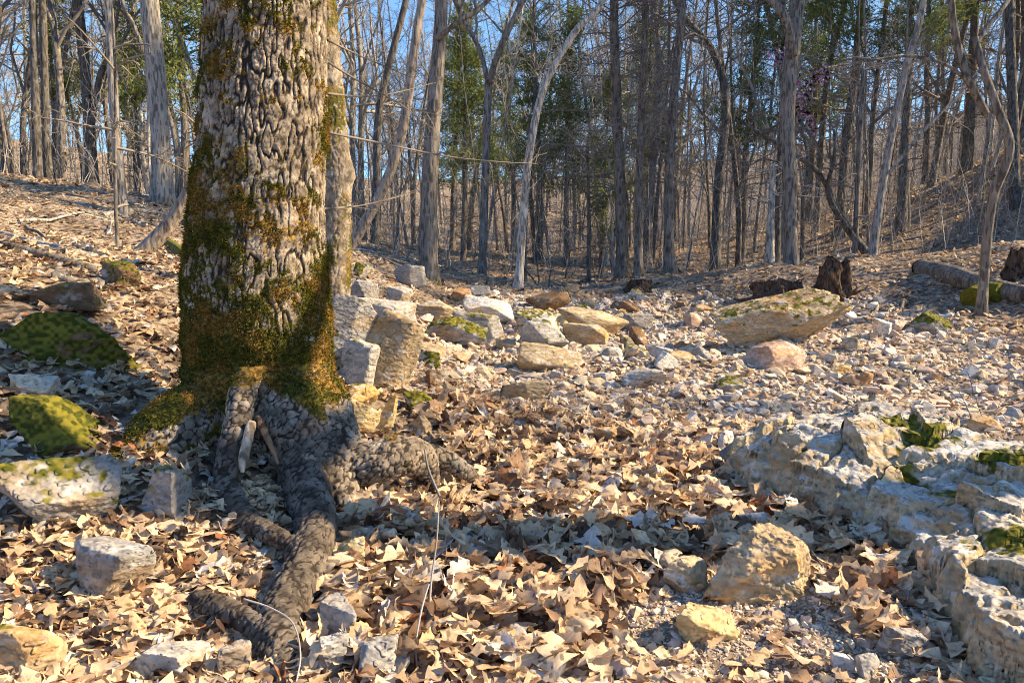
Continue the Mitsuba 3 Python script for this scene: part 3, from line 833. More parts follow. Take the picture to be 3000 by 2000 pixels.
# trees one can point at, from one side of the picture to the other
tree('bare_tree', 'slim dark trunk on the bank crest, first of a close pair', [(88, 432), (80, 250), (70, 0)], 20, 15, 14, 2, seed=1)
tree('bare_tree', 'slim dark trunk on the bank crest, second of a close pair', [(112, 434), (103, 250), (98, 0)], 20, 14, 14.6, 2, seed=2)
tree('bare_tree', 'dark trunk forking above head height on the bank', [(212, 430), (196, 230), (178, 0)], 26, 20, 17, 2, forks=[([(205, 330), (228, 180), (250, 100), (240, 0)], 14, 9)], seed=3)
tree('bare_tree', 'pale crooked trunk on the bank beside the thick straight one', [(282, 478), (272, 340), (262, 180), (245, 0)], 24, 19, 10.5, 1, seed=4, kids=(5, 5, 4), mossh=.3)
tree('oak_tree', 'thick straight light-barked trunk on the bank crest', [(374, 470), (366, 240), (350, 0)], 44, 40, 12, 1, height=15, seed=5, mossh=.35)
tree('bare_tree', 'grey trunk hidden behind the thick light-barked one', [(408, 455), (395, 300), (300, 60), (280, 0)], 12, 8, 14, 0, seed=6)
tree('leaning_snag', 'dead broken trunk leaning up from a mossy stump on the bank', [(262, 612), (330, 578), (398, 500), (455, 400), (482, 315)], 40, 26, 6.3, 3, crown=False, seed=7, mossh=.45,
     forks=[([(468, 360), (492, 260), (505, 150)], 13, 6)], kids=(4, 4))
tree('sapling', 'thin sapling rising from the mossy stump', [(272, 610), (278, 450), (288, 200), (292, 40)], 9, 5, 6.2, 0, crown=False, seed=8, low=(9, .3, 1.8, .7))
tree('bare_tree', 'pink-barked tree leaning away behind the twin trunk', [(792, 580), (880, 435), (925, 300), (955, 110), (972, 0)], 24, 19, 10.5, 3, seed=9)
tree('bare_tree', 'dark crooked tree behind the leaning pink one', [(862, 580), (866, 420), (872, 260), (905, 120), (935, 0)], 20, 14, 15, 2, seed=10)
tree('oak_tree', 'stout brown trunk with black mossy foot on the slope', [(984, 656), (986, 430), (1000, 200), (1012, 0)], 41, 29, 11, 0, height=15, seed=11, mossh=.55, flare=1.7,
     forks=[([(1003, 90), (1055, 60), (1110, 20), (1140, -20)], 12, 7)])
tree('bare_tree', 'grey trunk splitting into a wide Y high above the slope', [(1106, 640), (1112, 480), (1118, 300), (1122, 180)], 19, 17, 13.5, 0, crown=False, seed=12, kids=(6, 5),
     forks=[([(1121, 190), (1100, 110), (1060, 30), (1045, 0)], 11, 8), ([(1122, 190), (1148, 120), (1185, 40), (1205, 0)], 14, 11)])
tree('bare_tree', 'pale slender tree leaning towards the cedars', [(1190, 664), (1203, 480), (1218, 340), (1250, 200), (1320, 75), (1385, 0)], 20, 13, 12, 4, seed=13, kids=(6, 5, 4))
tree('sapling', 'dark thin stem right beside the pale leaning tree', [(1206, 655), (1208, 520), (1214, 420)], 10, 5, 13, 2, crown=False, seed=14, low=(8, .3, 1.6, .8))
tree('sapling', 'dark dead cedar pole at the head of the bed', [(1352, 650), (1352, 500), (1348, 340)], 11, 6, 14, 2, crown=False, seed=15, low=(34, .3, 2.4, 1.2))
tree('cedar_snag', 'tall dead cedar with drooping bare side branches', [(1432, 640), (1422, 400), (1414, 180), (1412, 0)], 27, 19, 13.4, 5, height=11, seed=16, low=(90, 1.3, 6, 2.1), kids=(4, 4, 3), flare=1.8)
tree('cedar_snag', 'pole-straight cedar trunk with dark spreading foot', [(1466, 652), (1470, 420), (1478, 200), (1482, 0)], 20, 15, 13.1, 5, height=11, seed=17, low=(40, 2.0, 6, 1.6), kids=(4, 4, 3), flare=2.2)
tree('cedar_snag', 'shaggy cedar trunk at the edge of the cut bank', [(1538, 628), (1536, 420), (1548, 200), (1566, 0)], 24, 17, 13.4, 0, height=11, seed=18, low=(60, 1.5, 6, 1.8), kids=(4, 4, 3), flare=1.6)
tree('bare_tree', 'dark crooked trunk bending behind the shaggy cedar', [(1642, 615), (1650, 420), (1668, 240), (1640, 120), (1560, 20)], 24, 13, 19, 2, seed=19)
tree('bare_tree', 'grey trunk with lichen and a low fork on the cut bank', [(1818, 628), (1812, 420), (1812, 250), (1832, 60), (1838, 0)], 30, 33, 12.6, 0, height=14, seed=20, mossh=.3,
     forks=[([(1822, 130), (1800, 60), (1770, 10), (1755, -20)], 22, 14)])
tree('cedar_snag', 'split pale cedar stump standing behind the lichened trunk', [(1768, 625), (1772, 480), (1780, 380)], 20, 12, 14, 4, crown=False, seed=21, low=(14, 1.0, 2.0, 1.0))
tree('cedar_snag', 'thin dark cedar pole behind the split stump', [(1782, 625), (1786, 420), (1790, 280)], 18, 8, 15, 2, crown=False, seed=22, low=(26, 1.2, 3.0, 1.4))
tree('leaning_snag', 'crooked black dead tree leaning over the bank top', [(2028, 620), (1960, 540), (1915, 470), (1898, 420), (1850, 375), (1700, 280)], 20, 8, 14, 2, crown=False, seed=23, low=(20, .8, 3, 1.3),
     forks=[([(1900, 425), (1903, 360), (1908, 300)], 11, 5)], kids=(5, 4))
tree('bare_tree', 'slender light trunk leaning outwards on the terrace', [(1998, 630), (2020, 500), (2050, 330), (2085, 150), (2122, 0)], 20, 14, 12.6, 1, seed=24, kids=(5, 5, 4),
     forks=[([(2040, 400), (2110, 300), (2230, 190)], 9, 5)])
tree('sapling', 'broken white-tipped pole on the terrace', [(1962, 618), (1972, 400), (1984, 160)], 13, 9, 14, 0, crown=False, seed=25, low=(22, .5, 3.6, 1.1))
tree('bare_tree', 'near young tree with a long crooked horizontal limb', [(2258, 668), (2262, 480), (2284, 350), (2262, 250), (2242, 160), (2234, 90)], 22, 14, 8.2, 5, crown=False, seed=26, kids=(6, 5), mossh=.2,
     forks=[([(2264, 262), (2215, 180), (2190, 100), (2172, 0)], 18, 12), ([(2236, 110), (2275, 60), (2340, -10)], 13, 8), ([(2225, 190), (2160, 155), (2090, 130), (2000, 140), (1880, 165)], 9, 4)])
tree('bare_tree', 'dark straight trunk high on the shaded hillside', [(2335, 600), (2332, 300), (2325, 0)], 24, 18, 19, 2, seed=27)


# ------------------------------------------------------------------ the near oak
def surface_net(val, lo, h):
    """the zero surface of a grid of distances, as triangles"""
    s = val < 0
    n = np.array(val.shape) - 1
    cnt = np.zeros(n, np.int8)
    for a, b, c in np.ndindex(2, 2, 2):
        cnt += s[a:n[0] + a, b:n[1] + b, c:n[2] + c]
    cell = np.nonzero((cnt > 0) & (cnt < 8))
    idx = np.full(n, -1, np.int32); idx[cell] = np.arange(len(cell[0]))
    acc, num = np.zeros((len(cell[0]), 3)), np.zeros(len(cell[0]))
    cube = [np.array(q) for q in np.ndindex(2, 2, 2)]
    for p in cube:
        for ax in range(3):
            if p[ax]:
                continue
            q = p.copy(); q[ax] = 1
            va = val[cell[0] + p[0], cell[1] + p[1], cell[2] + p[2]]; vb = val[cell[0] + q[0], cell[1] + q[1], cell[2] + q[2]]
            x = (va < 0) != (vb < 0)
            t = np.where(x, va / np.where(x, va - vb, 1), 0)
            pos = p[None] + t[:, None] * (q - p)[None]
            acc += pos * x[:, None]; num += x
    v = (np.stack(cell, 1) + acc / np.maximum(num, 1)[:, None]) * h + lo
    faces = []
    for ax in range(3):
        o = [k for k in range(3) if k != ax]
        s0 = np.take(s, range(n[ax]), ax); s1 = np.take(s, range(1, n[ax] + 1), ax)
        e = np.stack(np.nonzero(s0 != s1), 1)
        e = e[(e[:, o[0]] > 0) & (e[:, o[1]] > 0) & (e[:, o[0]] < n[o[0]]) & (e[:, o[1]] < n[o[1]])]
        q = []
        for da, db in ((-1, -1), (0, -1), (0, 0), (-1, 0)):
            c = e.copy(); c[:, o[0]] += da; c[:, o[1]] += db
            q.append(idx[c[:, 0], c[:, 1], c[:, 2]])
        q = np.stack(q, 1)
        inside = s[e[:, 0], e[:, 1], e[:, 2]]
        flip = inside if ax != 1 else ~inside
        q = np.where(flip[:, None], q, q[:, ::-1])
        faces.append(q[(q >= 0).all(1)])
    q = np.vstack(faces)
    return v, np.vstack([q[:, [0, 1, 2]], q[:, [0, 2, 3]]])


def voro(pts, cells, k=2):
    d, i = cKDTree(cells).query(pts, k=k)
    return d, i


def bark_relief(s3, rng, lo, hi, cell):
    """distance pattern of bark plates: 0 in the cracks, 1 on the plates, and a random number per plate"""
    n = int(np.prod((hi - lo) / cell) * .9)
    cells = rng.uniform(lo, hi, (n, 3))
    d, i = voro(s3, cells)
    return np.clip((d[:, 1] - d[:, 0]) / (cell * .42), 0, 1), rng.random(n)[i[:, 0]]


def near_oak():
    rng = np.random.default_rng(77)
    key = thing('oak_tree', 'massive near trunk with moss skirt and exposed roots over the creek bed', 'tree')
    y0 = 3.3
    zk = [-.1, .2, .4, .56, .95, 1.25, 1.6, 2.14, 4, 11]
    axis = lambda z: np.interp(z, zk, [(p - CX) / F * y0 for p in (664, 664, 650, 612, 598, 606, 622, 639, 655, 690)])
    girth = lambda z: np.interp(z, zk, [w / 2 / F * y0 for w in (225, 220, 225, 280, 288, 268, 258, 236, 205, 60)])
    HEM = .60
    zs = np.r_[np.arange(HEM - .05, 2.35, .0052), np.linspace(2.36, 11, 60)]
    nth = 450
    th = np.linspace(0, 2 * np.pi, nth, endpoint=False)
    Z, TH = np.meshgrid(zs, th, indexing='ij')

    def radius(TH, Z):
        r = girth(Z)
        dd = (np.degrees(TH) - 178 + 180) % 360 - 180
        r = r + .30 * np.exp(-(dd / 42) ** 2) * np.exp(-np.maximum(Z - .12, 0) / .38)
        return r * (1 + .07 * (meshkit.fbm(np.stack([np.cos(TH) * 1.6, np.sin(TH) * 1.6, Z * 1.1], -1), 3, 4) - .5))

    R0 = .25
    C3 = np.stack([R0 * np.cos(TH), R0 * np.sin(TH), Z], -1).reshape(-1, 3)
    # plates: ragged columns broken at odd heights
    U = (TH * R0).reshape(-1); zz = Z.reshape(-1)
    # connected upright ridges between furrows, broken across by finer cracks
    wp = C3 + (np.stack([meshkit.fbm(C3 * [14, 14, 9] + o, 2, 15) for o in (0, 8, 30)], -1) - .5) * .022
    fur = np.abs(meshkit.fbm(wp * [46, 46, 10], 2, 19) - .5) * 2
    fur2 = np.abs(meshkit.fbm(wp * [74, 74, 24] + 5, 2, 39) - .5) * 2
    crs = np.abs(meshkit.fbm(wp * [42, 42, 52] + 9, 2, 41) - .5) * 2
    k1, k2, k3 = np.clip((fur - .02) / .16, 0, 1), np.clip((fur2 - .01) / .13, 0, 1), np.clip((crs - .01) / .12, 0, 1)
    rnd = meshkit.noise(C3 * [48, 48, 22], 6)
    fine = meshkit.fbm(C3 * [80, 80, 40], 3, 18)
    hi = np.minimum(k1, .25 + .75 * np.minimum(k2, .2 + .8 * k3))
    flake = np.floor(rnd * 4) / 4
    ridge = k1
    plate = np.clip(hi * (.55 + .45 * flake) * (.7 + .6 * fine), 0, 1)
    N = C3
    nz = meshkit.fbm(N * 14, 4, 21)
    patch = meshkit.fbm(N * [5, 5, 3.2], 3, 23)
    dark = np.clip((-np.cos(TH).reshape(-1)) * .5 + .5, 0, 1)      # the damp side, away from the sun
    m = np.interp(zz, [.5, .6, .9, 1.05, 1.3, 1.7, 2.3], [.66, .72, .60, .42, .32, .26, .22]) + .16 * dark * np.interp(zz, [.6, 2.6], [1, .2]) + (patch - .5) * .8 + (nz - .5) * 1.0 + (.6 - hi) * .22
    m = np.clip(m, 0, 1)
    disp = k1 * .008 + hi * .005 + flake * hi * .005 + fine * .004
    disp = disp * (1 - .6 * m) + m * (.004 + .022 * nz)
    disp = np.where(zz < .72, disp * np.clip((zz - HEM + .06) / .16, .15, 1), disp)
    disp[zz > 2.4] *= .5
    Rf = radius(TH, Z).reshape(-1) + disp
    v = np.stack([axis(zz) + Rf * np.cos(TH).reshape(-1), y0 + Rf * np.sin(TH).reshape(-1), zz], 1)
    i, j = np.meshgrid(np.arange(len(zs) - 1), np.arange(nth), indexing='ij')
    A, B = (i * nth + j).ravel(), (i * nth + (j + 1) % nth).ravel()
    f = np.vstack([np.stack([A, B, B + nth], 1), np.stack([A, B + nth, A + nth], 1)])
    put(key + '__trunk', mikit.ply((v, f), 'oak_bark_material', smooth=True, uv=np.stack([plate, m], 1)))

    # foot and roots: one skin over all of them, cut into parts afterwards
    h = .0072
    lo, hi3 = np.array([-1.80, 1.88, -.13]), np.array([-.02, 3.72, HEM + .03])
    gxs = [np.arange(lo[k], hi3[k], h) for k in range(3)]
    shp = tuple(len(g) for g in gxs)
    SD = np.full(shp, .5, np.float32); ID = np.zeros(shp, np.int8)

    def smin_box(a0, a1, fn, k, num):
        sl = tuple(slice(max(0, int((a0[q] - lo[q]) / h)), max(1, min(shp[q], int((a1[q] - lo[q]) / h) + 2))) for q in range(3))
        X, Y, Zq = np.meshgrid(gxs[0][sl[0]], gxs[1][sl[1]], gxs[2][sl[2]], indexing='ij')
        if X.size == 0:
            return
        d = fn(X, Y, Zq).astype(np.float32)
        old = SD[sl]
        hh = np.maximum(k - np.abs(d - old), 0) / k
        ID[sl] = np.where(d < old, num, ID[sl])
        SD[sl] = np.minimum(d, old) - hh * hh * k / 4

    def trunk_sd(X, Y, Zq):
        dx, dy = X - axis(Zq), Y - y0
        return np.hypot(dx, dy) - radius(np.arctan2(dy, dx), Zq) - .004

    smin_box(np.array([-1.65, 2.7, -.13]), np.array([-.35, 3.72, HEM + .03]), trunk_sd, .01, 1)
    ROOTS = [   # pixels and distance, radii, blend, darkness, name
        ([(592, 800, 3.16), (563, 880, 3.03), (545, 975, 2.93), (525, 1080, 2.86), (508, 1200, 2.76), (488, 1330, 2.62), (470, 1440, 2.5)], [.05, .046, .044, .045, .048, .05, .045], .05, .9, 'dark weathered root beside the trunk foot'),
        ([(528, 1120, 2.82), (556, 1185, 2.68), (635, 1232, 2.56), (728, 1288, 2.46)], [.032, .034, .030, .020], .02, 1., 'broken root stub pointing over the big root'),
        ([(672, 960, 3.2), (692, 1060, 3.03), (712, 1140, 2.84), (722, 1225, 2.63), (695, 1310, 2.44), (660, 1390, 2.28), (640, 1470, 2.14), (660, 1545, 2.05), (740, 1640, 1.94)], [.10, .088, .074, .066, .060, .058, .056, .055, .05], .07, .95, 'big dark root snaking down to the bed'),
        ([(690, 960, 3.25), (760, 1055, 3.12), (850, 1062, 3.06), (915, 1048, 3.1), (962, 1056, 3.2), (985, 1105, 3.3)], [.16, .105, .080, .070, .062, .05], .12, .25, 'thick arching root lifted clear of the ground'),
        ([(735, 1010, 3.15), (765, 1090, 3.03), (785, 1160, 2.95), (800, 1215, 2.9)], [.09, .085, .06, .04], .10, .1, None),
        ([(975, 1045, 3.38), (1030, 1058, 3.42), (1090, 1105, 3.45)], [.045, .042, .03], .03, .5, None),
        ([(600, 960, 3.32), (500, 950, 3.22), (400, 995, 3.1), (310, 1060, 3.0), (230, 1120, 2.9)], [.15, .15, .12, .09, .06], .12, .5, None),
        ([(440, 1380, 2.3), (500, 1395, 2.22), (560, 1420, 2.18), (625, 1470, 2.1), (690, 1510, 2.06)], [.028, .026, .024, .02, .014], .02, 1., None),
        ([(640, 930, 3.55), (560, 960, 3.7), (500, 1010, 3.85)], [.12, .09, .06], .10, .2, None)]
    DK = [0, .0]
    for num, (ctrl, rad, k, dk, lab) in enumerate(ROOTS):
        DK.append(dk)
        c = np.array([P(*q) for q in ctrl])
        q = catmull(c, 5); r = np.interp(np.linspace(0, len(c) - 1, len(q)), np.arange(len(c)), rad)
        r = r * (.85 + .3 * meshkit.noise(q * 9, num))
        for a in range(len(q) - 1):
            p0, p1, r0, r1 = q[a], q[a + 1], r[a], r[a + 1]
            pad = max(r0, r1) + k + .03

            def seg(X, Y, Zq):
                ab = p1 - p0; L2 = ab @ ab
                t = np.clip(((X - p0[0]) * ab[0] + (Y - p0[1]) * ab[1] + (Zq - p0[2]) * ab[2]) / L2, 0, 1)
                return np.sqrt((X - p0[0] - t * ab[0]) ** 2 + (Y - p0[1] - t * ab[1]) ** 2 + (Zq - p0[2] - t * ab[2]) ** 2) - (r0 + (r1 - r0) * t)

            smin_box(np.minimum(p0, p1) - pad, np.maximum(p0, p1) + pad, seg, k if a < 3 else .012, num + 2)
    v, f = surface_net(SD, lo, h)
    ids = ID[tuple(np.clip(((v - lo) / h + .5).astype(int), 0, np.array(shp) - 1).T)]
    nv = vnormals(v, f)
    wv = v + (np.stack([meshkit.fbm(v * 18 + o, 2, 5) for o in (0, 9, 21)], -1) - .5) * .03
    hb, rb = bark_relief(wv * [1, .75, .8], rng, lo * [1, .75, .8] - .05, hi3 * [1, .75, .8] + .05, .024)
    hb = np.clip(hb * 2.0 - .12, 0, 1)
    dkv = np.array(DK)[ids]
    adj = trimesh.Trimesh(v, f, process=False)
    W8 = trimesh.smoothing.laplacian_calculation(adj, equal_weight=True)
    rho = np.hypot(v[:, 0] - axis(v[:, 2]), v[:, 1] - y0)
    dkv = dkv * np.where((ids == 2) | (ids == 3), np.clip((.50 - v[:, 2]) / .12, 0, 1), np.clip((rho - .30) / .16, 0, 1))
    for _ in range(14):
        dkv = .5 * dkv + .5 * W8.dot(dkv)
    lump = (meshkit.fbm(v * 6, 3, 31) - .5) * .030 + (meshkit.fbm(v * 26, 3, 32) - .5) * .012
    tv_ = np.arctan2(v[:, 1] - y0, v[:, 0] - axis(v[:, 2]))
    c3v = np.stack([R0 * np.cos(tv_), R0 * np.sin(tv_), v[:, 2]], 1)
    drop = np.clip((meshkit.fbm(c3v * [11, 11, 1], 3, 51) - .35) * .55, 0, .22) + .10 * np.clip(-np.cos(tv_), 0, 1)
    mh = .68 + .08 * (1 - np.cos(tv_)) + (meshkit.fbm(c3v * [5, 5, 3.2], 3, 23) - .5) * .8 + (meshkit.fbm(c3v * 14, 4, 21) - .5) * 1.0
    mh = np.clip(mh - np.clip(HEM - v[:, 2] - drop, 0, 1) * 12, 0, 1)
    mo = np.maximum(mh, np.clip((meshkit.fbm(v * 6, 3, 44) - .60) * 4, 0, .9) * (nv[:, 2] > -.2))
    mo = np.maximum(mo, np.where((ids == 8) & (v[:, 2] > .2), np.clip(.2 + (meshkit.fbm(v * 8, 3, 45) - .4) * 2, 0, .9), 0))
    dd = hb * .005 + rb * hb * .0018 + lump * (dkv * .7 + .3) + mo * (.004 + .014 * meshkit.fbm(v * 20, 2, 46))
    dd = np.where(v[:, 2] > HEM - .02, np.minimum(dd, .002), dd)
    v = v + nv * dd[:, None]
    nv = vnormals(v, f)
    uvw = np.stack([(.08 + .92 * hb) * (.6 + .4 * rb), np.where((mo < .3) & (dkv > .05), -dkv, mo)], 1)
    fid = ids[f[:, 0]]
    for num in np.unique(fid):
        ff = f[fid == num]
        use, inv = np.unique(ff, return_inverse=True)
        ent = {'type': 'ply', 'filename': meshkit.write_ply((v[use], inv.reshape(-1, 3)), False, uvw[use], None, normals=nv[use]), 'face_normals': False, 'bsdf': {'type': 'ref', 'id': 'oak_bark_material'}}
        k = put(key + ('__root_flare' if num <= 1 else '__root'), ent)
        if num > 1 and ROOTS[num - 2][4]:
            labels[k] = {'label': ROOTS[num - 2][4]}

    lowv, lown, lowm = v, nv, mo
    v = np.stack([axis(zz) + Rf * np.cos(TH).reshape(-1), y0 + Rf * np.sin(TH).reshape(-1), zz], 1)
    # tufts of moss
    vn = np.stack([np.cos(TH).reshape(-1), np.sin(TH).reshape(-1), zz * 0], 1)
    cand = np.nonzero((zz > HEM - .05) & (zz < 2.3) & (m > .42) & (vn[:, 1] < .35))[0]
    pk = rng.choice(cand, min(len(cand), 42000))
    lc = np.nonzero((lowm > .42) & (lowv[:, 2] < HEM - .01) & (lown[:, 1] < .4))[0]
    lc = rng.choice(lc, min(len(lc) * 2, 9000))
    o = np.vstack([v[pk], lowv[lc]]); vn = np.vstack([vn[pk], lown[lc]]); pk = np.arange(len(o))
    o = o + rng.normal(0, .003, (len(pk), 3))
    d = vn + rng.normal(0, .7, (len(pk), 3)); d /= np.linalg.norm(d, axis=1, keepdims=True)
    sd = np.cross(d, rng.normal(size=d.shape)); sd /= np.linalg.norm(sd, axis=1, keepdims=True)
    ln = rng.uniform(.006, .017, (len(pk), 1))
    V = np.stack([o - sd * .003, o + sd * .003, o + d * ln], 1).reshape(-1, 3)
    put(key + '__moss', mikit.ply((V, np.arange(len(V)).reshape(-1, 3)), 'moss_material', smooth=False, uv=np.stack([np.repeat(rng.random(len(pk)), 3), np.zeros(len(V))], 1)))
    labels[key + '__moss'] = {'label': 'green and golden moss skirt', 'kind': 'stuff'}

    def root(ctrl, rad, name='root', bsdf='oak_bark_material', label=None, sides=84, amp=.005, cell=.024, tone=None, mossy=.0):
        c = np.array([P(*q) for q in ctrl])
        q = catmull(c, max(6, int(np.linalg.norm(np.diff(c, axis=0), axis=1).mean() / .005)))
        r = np.interp(np.linspace(0, len(c) - 1, len(q)), np.arange(len(c)), rad)
        v, f, uv = tube(q, r, sides, 0)
        ax = np.vstack([np.repeat(q, sides, 0), q[:1], q[-1:]])
        hgt, rn = bark_relief(v * [1, .7, 1], rng, v.min(0) * [1, .7, 1] - .05, v.max(0) * [1, .7, 1] + .05, cell)
        ll = (meshkit.fbm(v * 7, 3, 31) - .5) * .5
        dirs = (v - ax) / (np.linalg.norm(v - ax, axis=1, keepdims=True) + 1e-9)
        v = v + dirs * ((hgt * .7 + rn * .3) * amp + ll * np.r_[np.repeat(r, sides), r[0], r[-1]])[:, None]
        ms = np.clip(mossy + (meshkit.fbm(v * 6, 3, 44) - .55) * 2.5, 0, .9)
        uv = np.stack([np.full(len(v), tone + .5) if tone is not None else .10 + .5 * np.clip(hgt * 2.6, 0, 1), ms], 1)
        k = put(key + '__' + name, mikit.ply((v, f), bsdf, smooth=True, uv=uv))
        if label:
            labels[k] = {'label': label}

    root([(752, 1180, 2.78), (800, 1212, 2.74), (850, 1226, 2.7), (906, 1222, 2.66)], [.024, .022, .018, .013], 'root', 'wood_material', 'peeled pale root end', 16, .003, .02, 1)
    root([(590, 960, 2.95), (612, 1000, 2.88), (640, 1065, 2.84)], [.014, .012, .006], 'root', 'wood_material', 'short splintered root', 10, .002, .02, 2)
    root([(578, 970, 2.9), (560, 1050, 2.82), (556, 1085, 2.8)], [.016, .018, .006], 'root', 'wood_material', 'bare pale splinter on the dark root', 10, .002, .02, 1)
    # twigs reaching out over the bed, and a crown above the frame
    tw = MB()
    for path, ya, yb in [([(755, 305), (880, 330), (1020, 358), (1150, 372), (1235, 376)], 3.35, 4.2), ([(752, 215), (830, 222), (900, 215), (1000, 190)], 3.35, 4.4), ([(752, 92), (830, 130), (960, 185)], 3.4, 4.0),
                         ([(748, 140), (830, 190), (920, 240), (1000, 300)], 3.4, 4.4), ([(742, 480), (840, 470), (960, 440)], 3.4, 4.6)]:
        ys = np.linspace(ya, yb, len(path))
        c = catmull(np.array([plane_pts([q], yy)[0] for q, yy in zip(path, ys)]), 6)
        r = np.linspace(.0055, .0016, len(c))
        tw.add(*tube(c, r, 6, 5, cap=False))
        grow(rng, tw, c, r, 1, 5, (10, 4), wob=.15, up=0, rmin=.0014, ratio=.32, start=.25)
    crown = np.array([[.0, 0, 5.5], [.02, 0, 7], [.1, .05, 9], [.1, 0, 11]]) + [P(655, 0, 3.3)[0], y0, 0]
    grow(rng, tw, crown, np.array([.16, .13, .09, .05]), 0, 0, (10, 6, 5), ratio=.8, rmin=.003, start=.0)
    k = tw.put(key + '__twigs', 'twig_material')
    labels[k] = {'kind': 'stuff'}
    # the second stem just behind
    key2 = thing('oak_tree', 'smaller sunlit mossy trunk standing close behind the massive one', 'tree')
    y1 = 5.4
    zs = np.r_[np.arange(.4, 3.4, .012), np.linspace(3.45, 11, 40)]
    nth = 110
    th = np.linspace(0, 2 * np.pi, nth, endpoint=False)
    Z, TH = np.meshgrid(zs, th, indexing='ij')
    zk = [.4, .7, .9, 1.3, 1.6, 2.2, 2.9, 11]
    cx = np.interp(Z, zk, [(p - CX) / F * y1 for p in (760, 765, 770, 776, 779, 766, 755, 748)])
    rr = np.interp(Z, zk, [w / 2 / F * y1 for w in (80, 70, 66, 64, 66, 62, 56, 18)])
    dd = np.degrees(TH); rr = rr + .03 * np.exp(-((dd - 0 + 180) % 360 - 180) ** 2 / 900) * np.exp(-((Z - 1.57) / .07) ** 2)
    s3 = np.stack([.1 * np.cos(TH), .1 * np.sin(TH), Z / 1.8], -1).reshape(-1, 3)
    hi, rnd = bark_relief(s3, rng, np.array([-.13, -.13, .2]), np.array([.13, .13, 1.95]), .028)
    N = np.stack([np.cos(TH) * .1, np.sin(TH) * .1, Z], -1).reshape(-1, 3)
    m = np.clip(.30 + (meshkit.fbm(N * [9, 9, 3], 3, 3) - .5) * 1.7 + .30 * np.cos(TH).reshape(-1), 0, 1)
    Rf = rr.reshape(-1) + hi * .007 + rnd * .003 + m * .006
    v = np.stack([cx.reshape(-1) + Rf * np.cos(TH).reshape(-1), y1 + Rf * np.sin(TH).reshape(-1), Z.reshape(-1)], 1)
    i, j = np.meshgrid(np.arange(len(zs) - 1), np.arange(nth), indexing='ij')
    A, B = (i * nth + j).ravel(), (i * nth + (j + 1) % nth).ravel()
    put(key2 + '__trunk', mikit.ply((v, np.vstack([np.stack([A, B, B + nth], 1), np.stack([A, B + nth, A + nth], 1)])), 'oak_bark_material', smooth=True, uv=np.stack([.35 + .65 * hi, m * .75], 1)))
    tw = MB()
    c2 = np.array([[0, 0, 5], [.05, 0, 8], [.1, 0, 11]]) + [(742 - CX) / F * y1, y1, 0]
    grow(rng, tw, c2, np.array([.08, .06, .03]), 0, 0, (9, 6, 5), ratio=.7, rmin=.003, start=0)
    k = tw.put(key2 + '__twigs', 'twig_material'); labels[k] = {'kind': 'stuff'}


near_oak()


# ------------------------------------------------------------------ stumps, logs, sticks
def stump(label, px, py, w, h, seed, name='rotten_stump', spikes=6):
    rng = np.random.default_rng(seed)
    g = on_ground(px, py); s = g[1] / F
    hh, r = h * s, w * s / 2
    zs = np.linspace(-.1, 1, 26); th = np.linspace(0, 2 * np.pi, 48, endpoint=False)
    Z, TH = np.meshgrid(zs, th, indexing='ij')
    o = rng.uniform(0, 40, 3)
    n1 = meshkit.fbm(np.stack([np.cos(TH) * 1.8, np.sin(TH) * 1.8, Z * 1.5], -1) + o, 4, 2)
    R = r * (1.05 - .35 * np.maximum(Z, 0)) * (.25 + 1.5 * n1)
    top = 1 - .3 * meshkit.noise(np.stack([np.cos(TH) * 2.5, np.sin(TH) * 2.5, TH * 0], -1) + o, 5)
    v = np.stack([g[0] + R * np.cos(TH) + .12 * r * Z, g[1] + r + R * np.sin(TH), g[2] + hh * Z * top], -1).reshape(-1, 3)
    i, j = np.meshgrid(np.arange(25), np.arange(48), indexing='ij')
    A, B = (i * 48 + j).ravel(), (i * 48 + (j + 1) % 48).ravel()
    f = np.vstack([np.stack([A, B, B + 48], 1), np.stack([A, B + 48, A + 48], 1)])
    c = np.array([[g[0] + .1 * r, g[1] + r, g[2] + hh * .45]])
    f = np.vstack([f, np.stack([25 * 48 + np.arange(48), 25 * 48 + (np.arange(48) + 1) % 48, np.full(48, len(v))], 1)])
    v = np.vstack([v, c])
    m = MB(); m.add(v, f, (0.5, 0))
    for _ in range(spikes):
        a = rng.uniform(0, 2 * np.pi)
        q = wander(rng, c[0] + [r * .6 * math.cos(a), r * .5 * math.sin(a), -hh * .3], [math.cos(a), math.sin(a) * .6, rng.uniform(-.5, .6)], r * rng.uniform(.6, 1.5), 5, .3, -.12)
        m.add(*tube(q, np.linspace(r * .13, r * .03, 6), 6, 0))
    k = thing(name, label, 'stump'); scene[k] = m.ply('wood_material')


stump('upright rotten brown stump on the edge of the terrace', 1928, 698, 92, 112, 3, spikes=3)
stump('torn root plate lying at the foot of the lichened trunk', 1800, 712, 130, 74, 5, 'root_plate', 16)
stump('rotten stump at the far corner of the terrace', 2345, 640, 44, 78, 8)
rock('mossy hump of a stump the leaning snag grows from', (215, 590, 320, 668), 5, .75, .1, name='mossy_stump', cat='stump', rough=.16)
stump('black tangle of washed-out roots under the cedar', 1472, 672, 60, 34, 12, 'root_plate', 9)


